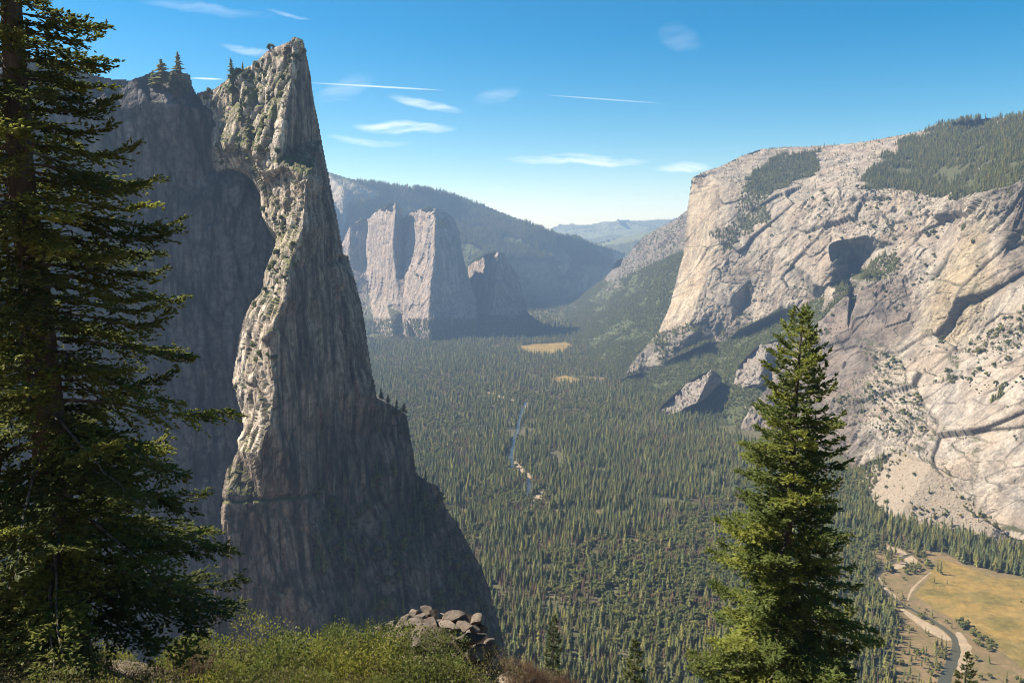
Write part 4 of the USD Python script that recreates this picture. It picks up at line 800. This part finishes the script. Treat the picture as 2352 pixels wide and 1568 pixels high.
p = scatter_surface(S, 190, lambda s, v, hz: in_poly(lit_upper, s) * (0.1 + 2.0 * (meshkit.fbm(v / 30, 3, 71) > 0.52)) * np.clip(hz * 2, .2, 1) * np.where(s[:, 1] < 420, 1.4, np.where(s[:, 1] < 720, 1.0, 0.25)) * (s[:, 1] < 900), 361)
r = np.random.default_rng(362)
for q in p:
    s = r.uniform(0.8, 2.1)
    tag(instance('ledge_shrub', BUSH[r.integers(2)], q - [0, 0, .5], r.uniform(0, 360), s), 'olive green shrub rooted on the sunlit face of the rock spire', 'shrub', 'shrubs on the sunlit face of the spire')
cover('spire_scrub', S, 500, lambda s, v, hz: in_poly([(700, 1030), (800, 900), (870, 905), (945, 950), (1150, 1480), (1160, 1620), (780, 1620), (720, 1300)], s) * (meshkit.fbm(v / 45, 3, 72) > 0.54) * np.clip(hz * 2.5, .1, 1), 363, [10, 11, 7, 2], (.5, 1.2), 'dark scrub on the shaded lower right flank of the spire', 'scrub')

# ------------------------------------------------------------------ the hillside under the viewpoint
def near_pts():
    P = [(0, 0, -1.8), (-25, 0, -2.5), (25, 0, -3), (0, -20, 6), (-60, -20, 5), (60, -20, 5), (0, 8, -6.5), (-10, 8, -6.0), (10, 8, -8), (-25, 16, -9), (-60, 20, -14), (-60, 0, -4), (60, 0, -8),
         (8, 20, -16.5), (12, 30, -22.5), (16, 22, -19), (25, 30, -26), (60, 30, -34), (30, 50, -44), (14, 50, -36), (22, 80, -64), (3, 36, -26), (-4, 36, -26), (-12, 36, -27), (-16, 30, -22), (-25, 40, -31), (-10, 60, -50), (0, 70, -56), (-60, 60, -55), (60, 80, -75)]
    for px, py, Y, drop in [(150, 1490, 16, 0), (20, 1540, 13, .3), (300, 1590, 15.5, .5), (420, 1530, 19, .6), (500, 1600, 20, .7), (500, 1500, 26, .8), (700, 1495, 28, .9), (850, 1470, 29, .5), (1000, 1450, 29.5, .3), (1100, 1460, 30, .3), (1130, 1560, 28.5, .3), (800, 1600, 22, .8), (1050, 1620, 23, .6), (650, 1580, 22, .8),
                            (1150, 1530, 46, 0), (1240, 1548, 48, 0), (1310, 1575, 50, 0), (1180, 1590, 42, 0)]:
        q = at(px, py, Y) - [0, 0, EYE]
        P.append((q[0], q[1], q[2] - drop))
    P += [(x, y, z) for x in (-600, -200, 200, 600) for y, z in ((200, -190), (400, -400), (720, -690))] + [(x, -60, 20) for x in (-600, 0, 600)] + [(-600, 60, -60), (600, 60, -80)]
    return np.array(P, float)
NP_ = near_pts()
_near = LinearNDInterpolator(NP_[:, :2], NP_[:, 2])
def ground_z(x, y):
    x, y = np.asarray(x, float), np.asarray(y, float)
    z = sum(_near(x + a, y + b) for a, b in ((0, 0), (1, 0), (-1, 0), (0, 1), (0, -1))) / 5
    z = np.nan_to_num(z, nan=-300)
    q = np.stack([x, y, 0 * x], -1)
    return EYE + z + 0.5 * (meshkit.fbm(q / 2.5, 4, 401) - 0.5) + 3 * (meshkit.fbm(q / 30, 3, 402) - 0.5) * (y > 60)
M_soil = granite('hillside_soil', (0.20, 0.15, 0.10), (0.10, 0.075, 0.05), (0.24, 0.17, 0.10), streak=0.8, streak_size=(1.5, 1.5, 1.5), stain=2.5, grain=0.25, bump=0.04, veg_lo=2, veg_hi=3)
V, F = grid_sheet(np.r_[np.geomspace(-590, -33, 25), np.linspace(-32, 32, 160), np.geomspace(33, 590, 25)], np.r_[np.linspace(-55, -6, 12), np.linspace(-5, 62, 165), np.geomspace(63, 715, 40)], ground_z)
tag(mesh('ground', (V, F), M_soil, smooth=True, attrs=plain(V)), kind='structure')

# ------------------------------------------------------------------ firs
def fir_mat(name, c1, c2, old, trans):
    return leaf_mat(name, c1, c2, trans, 0.55, 0.8, None)
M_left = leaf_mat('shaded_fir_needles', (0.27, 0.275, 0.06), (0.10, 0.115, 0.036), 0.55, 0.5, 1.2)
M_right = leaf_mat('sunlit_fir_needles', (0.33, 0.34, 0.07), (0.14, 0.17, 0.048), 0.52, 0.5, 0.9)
M_small = leaf_mat('small_fir_needles', (0.15, 0.155, 0.048), (0.065, 0.08, 0.03), 0.4, 0.5, 0.9)
M_firbark = usdkit.material(stage, LOOK + 'fir_bark', {'g': ('geometry', {}), 'm': ('mapping', {'scale': (9, 9, 2.2)}), 'n': ('noise_texture', {'scale': 1.0, 'detail': 7.0, 'roughness': 0.7}), 'v': ('voronoi_texture', {'scale': 1.3, 'feature': 'distance_to_edge'}),
    'mx': ('math', {'math_type': 'multiply'}), 'r': ('rgb_ramp', {'ramp': [(0.05, (0.012, 0.009, 0.008)), (0.35, (0.05, 0.038, 0.03)), (0.7, (0.12, 0.095, 0.075))]}), 'b': ('bump', {'distance': 0.04, 'strength': 1.0}), 'p': ('principled_bsdf', {'roughness': 0.95, 'specular_ior_level': 0.1})},
    [('g.position', 'm.vector'), ('m.vector', 'n.vector'), ('m.vector', 'v.vector'), ('n.fac', 'mx.value1'), ('v.distance', 'mx.value2'), ('n.fac', 'r.fac'), ('r.color', 'p.base_color'), ('mx.value', 'b.height'), ('b.normal', 'p.normal')], surface='p.BSDF')
M_twig = usdkit.material(stage, LOOK + 'fir_twigs', {'g': ('geometry', {}), 'n': ('noise_texture', {'scale': 12.0, 'detail': 4.0}), 'r': ('rgb_ramp', {'ramp': [(0.35, (0.05, 0.038, 0.03)), (0.65, (0.20, 0.165, 0.13))]}), 'p': ('principled_bsdf', {'roughness': 0.9, 'specular_ior_level': 0.1})},
    [('g.position', 'n.vector'), ('n.fac', 'r.fac'), ('r.color', 'p.base_color')], surface='p.BSDF')

def blades(base, direction, normal, length, width, r):
    """Needle-clad twiglets: two crossed pointed leaves of needles each, all given at once."""
    n = len(base)
    side = np.cross(direction, normal); side /= np.linalg.norm(side, axis=1, keepdims=True) + 1e-9
    out_v, out_f = [], []
    for k, tilt in enumerate((r.uniform(-0.5, 0.5, n), np.pi / 2 + r.uniform(-0.5, 0.5, n))):
        s = side * np.cos(tilt)[:, None] + normal * np.sin(tilt)[:, None]
        m = base + direction * (length * 0.45)[:, None]
        w = (width * (1.0 if k == 0 else 0.7))[:, None]
        v = np.stack([base, m + s * w, base + direction * length[:, None], m - s * w], 1)
        i = np.arange(n)[:, None] * 4 + k * n * 4
        out_v.append(v.reshape(-1, 3)); out_f += [i + [[0, 1, 2]], i + [[0, 2, 3]]]
    return np.vstack(out_v), np.vstack(out_f)
def fir_bough(r, start, az, L, rise, droop, tip_up, density, tw, tl, bare=0.12, twist=0.0):
    """One bough: its wood and its needle sprays."""
    n = 9
    t = np.linspace(0, 1, n)
    d = np.array([math.cos(az), math.sin(az), 0]); sd = np.array([-d[1], d[0], 0])
    bend = r.normal(0, 0.06) * L
    zc = rise * t - droop * t ** 1.6 + tip_up * np.clip(t - 0.6, 0, 1) ** 2 * 4
    axis = start + d * (t * L)[:, None] + np.array([0, 0, 1.0]) * (zc * L)[:, None] + sd * (bend * t ** 2)[:, None] + r.normal(0, 0.012 * L, (n, 3)) * t[:, None]
    wood = [tube(axis, 0.008 + 0.011 * L * (1 - t) ** 1.2, 5)]
    def along(u):
        u = np.clip(u, 0, 1) * (n - 1); i = np.minimum(u.astype(int), n - 2); f = (u - i)[:, None]
        return axis[i] * (1 - f) + axis[i + 1] * f, axis[i + 1] - axis[i]
    m = int(L * density)
    u = np.sort(bare + (1 - bare) * r.random(m)); base, tan = along(u)
    tan /= np.linalg.norm(tan, axis=1, keepdims=True)
    sgn = np.where(np.arange(m) % 2, 1.0, -1.0)
    up = np.cross(sd, tan); up = np.where(up[:, 2:3] < 0, -up, up); up /= np.linalg.norm(up, axis=1, keepdims=True)
    ang = r.uniform(0.6, 1.1, m)
    roll = r.normal(0, 0.28, m) + twist
    sid = np.cross(up, tan)
    sdir = tan * np.cos(ang)[:, None] + sid * (sgn * np.sin(ang) * np.cos(roll))[:, None] + up * (np.sin(ang) * np.sin(roll))[:, None]
    sdir[:, 2] -= 0.10; sdir /= np.linalg.norm(sdir, axis=1, keepdims=True)
    prof = np.minimum(1.0, (u - bare) / 0.18 + 0.35) * (1.05 - u) ** 0.75
    sl = L * 0.40 * prof * r.uniform(0.55, 1.15, m) + 0.10
    big = np.nonzero(sl > 0.45)[0][:10]
    for i in big:
        wood.append(tube(np.array([base[i], base[i] + sdir[i] * sl[i] * 0.5, base[i] + sdir[i] * sl[i] * 0.9]), np.array([0.008, 0.006, 0.003]), 3))
    # twiglets on both sides of every side shoot, and its tip
    cnt = np.maximum(2, (sl / tl * 2.6).astype(int))
    k = np.repeat(np.arange(m), cnt)
    v = r.random(len(k)) ** 0.9
    b2 = base[k] + sdir[k] * (sl[k] * (0.08 + 0.9 * v))[:, None]
    s2 = np.cross(up[k], sdir[k]); g2 = np.where(r.random(len(k)) < 0.5, 1.0, -1.0)
    a2 = r.uniform(0.45, 1.0, len(k))
    d2 = sdir[k] * np.cos(a2)[:, None] + s2 * (g2 * np.sin(a2))[:, None] + up[k] * r.normal(0.12, 0.22, len(k))[:, None]
    d2 /= np.linalg.norm(d2, axis=1, keepdims=True)
    l2 = tl * (0.65 + 0.7 * r.random(len(k))) * (1.15 - 0.5 * v)
    # the bough's own end
    m3 = int(L * 14); u3 = r.uniform(0.55, 1.0, m3); b3, t3 = along(u3); t3 /= np.linalg.norm(t3, axis=1, keepdims=True)
    d3 = t3 + r.normal(0, 0.45, (m3, 3)); d3 /= np.linalg.norm(d3, axis=1, keepdims=True)
    B = np.vstack([b2, b3]); D = np.vstack([d2, d3]); U = np.vstack([up[k], np.tile([0, 0, 1.0], (m3, 1))]) + r.normal(0, 0.15, (len(B), 3))
    U -= D * (U * D).sum(1, keepdims=True); U /= np.linalg.norm(U, axis=1, keepdims=True)
    Ls = np.r_[l2, tl * r.uniform(0.7, 1.2, m3)]
    return join(wood), blades(B, D, U, Ls, tw * r.uniform(0.8, 1.25, len(B)), r)
def fir(name, base, height, trunk_r, length_at, boughs, low, seed, mat, label, cat='fir tree', density=22, tw=0.018, tl=0.13, lean=(0, 0), z_keep=None, coarse_above=None, droop_k=1.0, az_pref=None):
    r = np.random.default_rng(seed)
    x = xform(name, base)
    path = str(x.GetPath())
    tag(x, label, cat)
    t = np.linspace(0, 1, 26)
    wob = np.stack([np.interp(t, np.linspace(0, 1, 7), r.normal(0, 0.05, 7)), np.interp(t, np.linspace(0, 1, 7), r.normal(0, 0.05, 7)), 0 * t], -1)
    ax = np.stack([lean[0] * t, lean[1] * t, -0.8 + (height + 0.8) * t], -1) + wob
    rad = trunk_r * (1 - t) ** 0.85 * (1 + 0.35 * np.exp(-t * 18)) + 0.012
    v, f = tube(ax, rad, 14)
    c = np.repeat(ax, 14, 0)
    o = v - c; v = c + o * (1 + 0.16 * (meshkit.fbm(v * np.array([5, 5, 1.5]), 3, seed) - 0.5))[:, None]
    mesh('trunk', (v, f), M_firbark, path, smooth=True)
    az = r.uniform(0, 6.28)
    for i in range(boughs):
        u = low + (1 - low) * (i + r.random() * 0.8) / boughs
        if u > 0.995: continue
        az += 2.399 + r.normal(0, 0.35)
        start = np.array([np.interp(u, t, ax[:, k]) for k in range(3)])
        if coarse_above is not None and start[2] > coarse_above and i % 2: continue
        L = length_at(u) * r.uniform(0.55, 1.15)
        if L < 0.12: L = 0.12
        dk = density
        if coarse_above is not None and start[2] > coarse_above: dk = density * 0.45
        rise = np.interp(u, [0, 0.5, 0.85, 1], [-0.02, 0.10, 0.35, 0.9]); droop = np.interp(u, [0, 0.5, 0.9, 1], [0.42, 0.34, 0.12, 0.0]) * droop_k * r.uniform(0.6, 1.3)
        w, nd = fir_bough(r, start, az, L, rise, droop, 0.30 * r.uniform(0.3, 1.2), dk, tw, tl, twist=r.normal(0, 0.1))
        b = mesh('bough', w, M_twig, path)
        usdkit.mesh(stage, str(b.GetPath()) + '/needles', nd, mat)
    # leader
    B = np.tile(ax[-1] - [0, 0, 0.5], (26, 1)) + np.c_[np.zeros((26, 2)), r.uniform(0, 0.5, 26)]
    D = r.normal(0, 0.5, (26, 3)) + [0, 0, 1.0]; D /= np.linalg.norm(D, axis=1, keepdims=True)
    U = np.cross(D, r.normal(0, 1, (26, 3))); U /= np.linalg.norm(U, axis=1, keepdims=True)
    mesh('leader', blades(B, D, U, np.full(26, tl), np.full(26, tw), r), mat, path)
    return x
# the sunlit fir on the right
apex = at(1843, 706, 30.0); low_pt = at(1800, 1568, 30.0)
z0 = apex[2] - 20.5
fx = low_pt[0] + (low_pt[0] - apex[0]) / (apex[2] - low_pt[2]) * (low_pt[2] - z0)
H = apex[2] - z0
prof_y = np.array([0, .02, .06, .13, .22, .33, .46, .60, .75, .9, 1.0])     # down from the tip
prof_l = np.array([.15, .35, .72, 1.2, 1.75, 2.2, 2.75, 3.2, 3.5, 3.6, 3.4])
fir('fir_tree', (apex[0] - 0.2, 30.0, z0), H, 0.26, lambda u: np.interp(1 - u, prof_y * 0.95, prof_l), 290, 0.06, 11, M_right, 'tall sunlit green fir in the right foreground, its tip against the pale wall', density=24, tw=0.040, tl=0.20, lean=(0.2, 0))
# the tall dark fir on the left
b0 = at(150, 1495, 16.0)
lean_l = at(25, 200, 16.0) - at(150, 1495, 16.0)
HL = 21.0
ly = np.array([0, .05, .12, .25, .40, .55, .70, .80, .9, 1.0]); ll = np.array([3.6, 4.5, 4.4, 3.8, 3.2, 2.8, 1.7, 1.2, .7, .2])
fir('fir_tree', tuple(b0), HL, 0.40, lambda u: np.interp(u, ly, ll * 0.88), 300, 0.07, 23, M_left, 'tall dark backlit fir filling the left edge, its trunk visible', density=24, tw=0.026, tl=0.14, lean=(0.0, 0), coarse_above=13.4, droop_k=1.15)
# smaller firs rising from below the frame
def small_fir(px, top, Y, height, label, seed, spread=0.17, n=80, **kw):
    a = at(px, top, Y)
    fir('fir_tree', (a[0], a[1], a[2] - height), height, height * 0.014, lambda u: spread * height * (1 - u) ** 0.8 + 0.1, n, 0.08, seed, M_small, label, density=15, tw=height * 0.0050, tl=height * 0.026, **kw)
small_fir(1458, 1476, 62, 16, 'dark young fir at the bottom edge, between the rock ledge and the sunlit fir', 31, 0.20, 90)
small_fir(1272, 1418, 85, 17, 'pale green young fir at the bottom edge, right of the boulder ledge', 32, 0.15, 90)
small_fir(2222, 1500, 70, 14, 'small dark fir at the bottom edge below the river bend', 33, 0.20, 80)
small_fir(1640, 1535, 58, 12, 'low fir at the bottom edge touching the sunlit fir on its left', 34, 0.2, 70)

# ------------------------------------------------------------------ boulder ledge
M_boulder = granite('ledge_boulder', (0.16, 0.128, 0.098), (0.065, 0.052, 0.042), (0.12, 0.086, 0.058), streak=0.8, streak_size=(0.5, 0.5, 0.5), stain=0.9, grain=0.12, bump=0.03, veg_lo=3, veg_hi=4)
def c8(x, y): return 423.4 + .38 * x, 1223 + .38 * y
oc = xform('boulder_ledge', at(1000, 1470, 29.5))
tag(oc, 'low outcrop of cracked rounded granite boulders behind the green shrubs', 'rock outcrop')
o0 = at(1000, 1470, 29.5)
rb = np.random.default_rng(500)
for (x, y, w, h_, dY) in [(1395, 482, 84, 62, .6), (1462, 475, 90, 62, .7), (1512, 487, 80, 76, .3), (1430, 505, 90, 40, .2), (1352, 515, 95, 52, .2), (1410, 532, 130, 48, -.1), (1478, 532, 90, 52, -.2), (1262, 555, 92, 54, .1), (1232, 572, 66, 42, -.1), (1312, 566, 110, 58, -.3), (1372, 548, 78, 50, -.1), (1180, 590, 86, 54, .1),
                         (1560, 500, 66, 52, .4), (1612, 520, 165, 74, .1), (1690, 508, 135, 74, .3), (1600, 562, 165, 66, -.4), (1682, 562, 140, 76, -.2), (1765, 530, 115, 80, .2), (1745, 577, 80, 54, -.2), (1792, 584, 70, 56, 0), (1400, 655, 92, 60, -2.6), (1148, 612, 56, 32, .2), (1650, 486, 40, 30, .5), (1545, 540, 70, 60, .0), (1640, 600, 150, 60, -.5),
                         (1745, 640, 150, 110, .1), (1790, 720, 140, 150, .3), (1840, 790, 150, 170, .5), (1880, 850, 130, 150, .6), (1800, 850, 150, 160, .2), (1740, 740, 130, 140, -.2), (1850, 700, 90, 130, .7)]:
    px, py = c8(x, y); Y = 29.5 + dY
    c = at(px, py, Y); rx, rz = w * .38 / FOC * Y / 2, h_ * .38 / FOC * Y / 2
    v, f = stone(rb, 3, (rx * 1.35, rx * rb.uniform(.9, 1.2), rz * 1.1), 13, (.38, .75))
    a = rb.uniform(-.25, .25); R_ = np.array([[math.cos(a), 0, math.sin(a)], [0, 1, 0], [-math.sin(a), 0, math.cos(a)]])
    b_ = rb.uniform(0, 6.28); Rz_ = rotz(math.degrees(b_)); v = (v / [rx, rx, 1]) @ Rz_.T * [rx, rx, 1]
    v = v @ R_.T + (c - o0)
    g = mesh('boulder', (v, f), M_boulder, str(oc.GetPath()), smooth=12)
    UsdGeom.PrimvarsAPI(UsdGeom.Mesh(g)).CreatePrimvar('tint', Sdf.ValueTypeNames.Color3fArray, 'constant').Set(Vt.Vec3fArray([Gf.Vec3f(*([float(rb.uniform(.8, 1.15))] * 3))]))

for (x, y, w, h_, dY) in [(1000, 1500, 250, 130, 1.0), (930, 1490, 150, 90, .9), (1075, 1500, 150, 130, 1.2), (1105, 1570, 110, 170, 1.0)]:
    Y = 29.5 + dY; c = at(x, y, Y); rx, rz = w / FOC * Y / 2, h_ / FOC * Y / 2
    v, f = stone(rb, 4, (rx * 1.1, rx * .8, rz * 1.1), 22, (.6, .9))
    g = mesh('bedrock', (v + (c - o0), f), M_boulder, str(oc.GetPath()), smooth=25)
    UsdGeom.PrimvarsAPI(UsdGeom.Mesh(g)).CreatePrimvar('tint', Sdf.ValueTypeNames.Color3fArray, 'constant').Set(Vt.Vec3fArray([Gf.Vec3f(.8, .8, .8)]))
# ------------------------------------------------------------------ shrubs
M_shrub = leaf_mat('shrub_leaves', (0.25, 0.235, 0.038), (0.10, 0.115, 0.026), 0.48, 0.5, 1.5)
M_shrub_dry = leaf_mat('dry_shrub_leaves', (0.30, 0.19, 0.095), (0.16, 0.09, 0.05), 0.25, 0.8, 1.5)
M_shrub_dull = leaf_mat('dull_shrub_leaves', (0.14, 0.115, 0.04), (0.06, 0.055, 0.022), 0.25, 0.7, 1.5)
def shrub_kind(key, mat, r, n=2300, rad=1.0, hgt=0.95, leaf=0.030, upright=0.0):
    path = f'/World/Kinds/{key}'
    UsdGeom.Xform.Define(stage, path)
    lobes = [(np.array([r.normal(0, .38), r.normal(0, .38), r.uniform(.3, .6)]) * [rad, rad, hgt], rad * r.uniform(.3, .5)) for _ in range(12)]
    st = [tube([(0, 0, -.1), c * .5 + r.normal(0, .04, 3), c + [0, 0, q * .6]], [.018, .012, .003], 4) for c, q in lobes]
    c = np.array([l[0] for l in lobes]); q = np.array([l[1] for l in lobes]); i = r.integers(0, 12, n)
    d = r.normal(0, 1, (n, 3)); d[:, 2] = np.abs(d[:, 2]) * 1.1 - 0.25; d /= np.linalg.norm(d, axis=1, keepdims=True)
    B = c[i] + d * (q[i] * r.uniform(.6, 1.08, n) * (1 + 0.25 * (meshkit.noise(d * 4, 3) - .5)))[:, None]
    D = d + r.normal(0, .6, (n, 3)) + [0, 0, .5]; D /= np.linalg.norm(D, axis=1, keepdims=True)
    U = np.cross(D, r.normal(0, 1, (n, 3))); U /= np.linalg.norm(U, axis=1, keepdims=True)
    sv = np.cross(D, U); L = leaf * r.uniform(1.0, 2.0, (n, 1)); w = leaf * r.uniform(.4, .7, (n, 1))
    v = np.stack([B, B + D * L * .5 + sv * w, B + D * L, B + D * L * .5 - sv * w], 1).reshape(-1, 3)
    k = np.arange(n)[:, None] * 4
    usdkit.mesh(stage, path + '/stems', join(st), M_twig)
    usdkit.mesh(stage, path + '/leaves', (v, np.vstack([k + [[0, 1, 2]], k + [[0, 2, 3]]])), mat)
    return path
def twiggy_kind(key, mat, r, n=90, hgt=1.0):
    path = f'/World/Kinds/{key}'
    UsdGeom.Xform.Define(stage, path)
    st, lv = [], []
    for _ in range(n):
        a, s = r.uniform(0, 6.28), r.uniform(.05, .5)
        L = hgt * r.uniform(.5, 1.1)
        d = np.array([math.cos(a) * s, math.sin(a) * s, 1.0]); d /= np.linalg.norm(d)
        b = np.array([math.cos(a), math.sin(a), 0]) * r.uniform(0, .35)
        bend = r.normal(0, .12, 3)
        pts = np.array([b, b + d * L * .5 + bend * .4, b + d * L + bend]); st.append(tube(pts, [.006, .005, .002], 3))
        m = 16; u = r.uniform(.4, 1.0, m)[:, None]
        B = pts[1] + (pts[2] - pts[1]) * (u * 2 - 1); D = d + r.normal(0, .6, (m, 3)); D /= np.linalg.norm(D, axis=1, keepdims=True)
        U = np.cross(D, r.normal(0, 1, (m, 3))); U /= np.linalg.norm(U, axis=1, keepdims=True)
        lv.append(blades(B, D, U, np.full(m, .05), np.full(m, .010), r))
    usdkit.mesh(stage, path + '/stems', join(st), M_twig)
    usdkit.mesh(stage, path + '/seed_heads', join(lv), mat)
    return path
rs = np.random.default_rng(600)
GREEN = [shrub_kind(f'green_shrub_{k}', M_shrub, rs) for k in range(4)]
DULL = [shrub_kind(f'dull_shrub_{k}', M_shrub_dull, rs, 1500) for k in range(2)]
DRY = [twiggy_kind(f'dry_shrub_{k}', M_shrub_dry, rs) for k in range(2)]
def plant(name, src, px, py, Y, s, label, cat='shrub', group=None, z=None):
    """Stands where the line of sight towards (px, py) at depth Y meets the ground below it."""
    x = at(px, py, Y)
    g = ground_z(np.array([x[0]]), np.array([x[1]]))[0]
    tag(instance(name, src, (x[0], x[1], g - 0.05), rs.uniform(0, 360), (s * rs.uniform(.9, 1.15), s * rs.uniform(.9, 1.15), s * rs.uniform(.85, 1.1))), label, cat, group)
# low green brush over the ledge: rows from the rim towards the viewer
n = 0
for Y in np.arange(20.0, 30.2, 1.15):
    for X in np.arange(-11.5, 0.4, 1.25):
        x, y = X + rs.uniform(-.4, .4), Y + rs.uniform(-.35, .35)
        g = ground_z(np.array([x]), np.array([y]))[0]
        s = project(np.array([x, y, g]))
        if not (430 < s[0] < 1118 and 1400 < s[1] < 1640): continue
        if s[0] > 840 and y > 27.4: continue
        k = rs.random()
        tag(instance('shrub', GREEN[rs.integers(4)] if k < .8 else DULL[rs.integers(2)], (x, y, g - .1), rs.uniform(0, 360), 1.0 + 1.1 * rs.random() ** 1.5), 'low yellow green shrub in the brush that covers the ledge in front of the boulders' if k < .8 else 'dull brownish shrub among the yellow green brush on the ledge', 'shrub', 'low green brush on the foreground ledge' if k < .8 else 'dull shrubs in the brush on the ledge')
for X in np.arange(-12, -3.0, .75):
    for Y in (11.0, 12.4, 13.8, 15.2, 16.6, 18.2):
        x, y = X * Y / 14 + rs.uniform(-.3, .3), Y + rs.uniform(-.5, .5)
        g = ground_z(np.array([x]), np.array([y]))[0]
        s = project(np.array([x, y, g]))
        if not (-80 < s[0] < 480 and s[1] < 1720): continue
        j = rs.integers(4)
        tag(instance('shrub', [DULL[0], DULL[1], GREEN[0], DULL[0]][j], (x, y, g - .1), rs.uniform(0, 360), rs.uniform(.55, .9)), 'fresh green shrub among duller ones under the tall dark fir' if j == 2 else 'dull brownish green shrub under the tall dark fir', 'shrub', 'green shrubs under the dark fir' if j == 2 else 'dull shrubs under the dark fir')
for k, (px, py, Y, s) in enumerate([(520, 1480, 26.5, 1.1), (545, 1478, 27, 1.3), (575, 1480, 27, 1.25), (605, 1485, 27.5, 1.1), (640, 1490, 28, .9), (680, 1490, 28, .8), (430, 1450, 19.5, 1.1), (455, 1460, 20, 1.0), (340, 1530, 15.5, .8), (380, 1540, 16.5, .8), (490, 1500, 23, .8)]):
    plant('dry_shrub', DRY[k % 2], px, py, Y, s, 'tawny dry twiggy bush standing above the green brush at the left of the ledge', 'dry bush', 'tawny dry bushes left of the ledge')
for k in range(34):
    px, py = 1155 + 165 * rs.random(), 1560
    plant('dry_shrub', DRY[k % 2], px, py, rs.uniform(43, 50), rs.uniform(.8, 1.3), 'rusty dry bush on the slope at the bottom, right of the boulder ledge', 'dry bush', 'rusty dry bushes right of the boulder ledge')
plant('sapling', GREEN[1], 838, 1455, 29.2, .6, 'small lone leafy sapling on the rim left of the boulders', 'sapling')
# ------------------------------------------------------------------ haze
import trimesh
M_haze = usdkit.material(stage, LOOK + 'haze', {'v': ('principled_volume', {'color': (0.45, 0.66, 1.0), 'density': 4.6e-5, 'anisotropy': 0.3, 'absorption_color': (1.0, 1.0, 1.0)})}, [], volume='v.volume')
hz = trimesh.creation.box(bounds=[[-14000, -3000, -60], [16000, 24000, 1400]])
tag(mesh('haze', hz, M_haze), 'thin pale blue haze filling the whole valley', 'haze', kind='stuff')
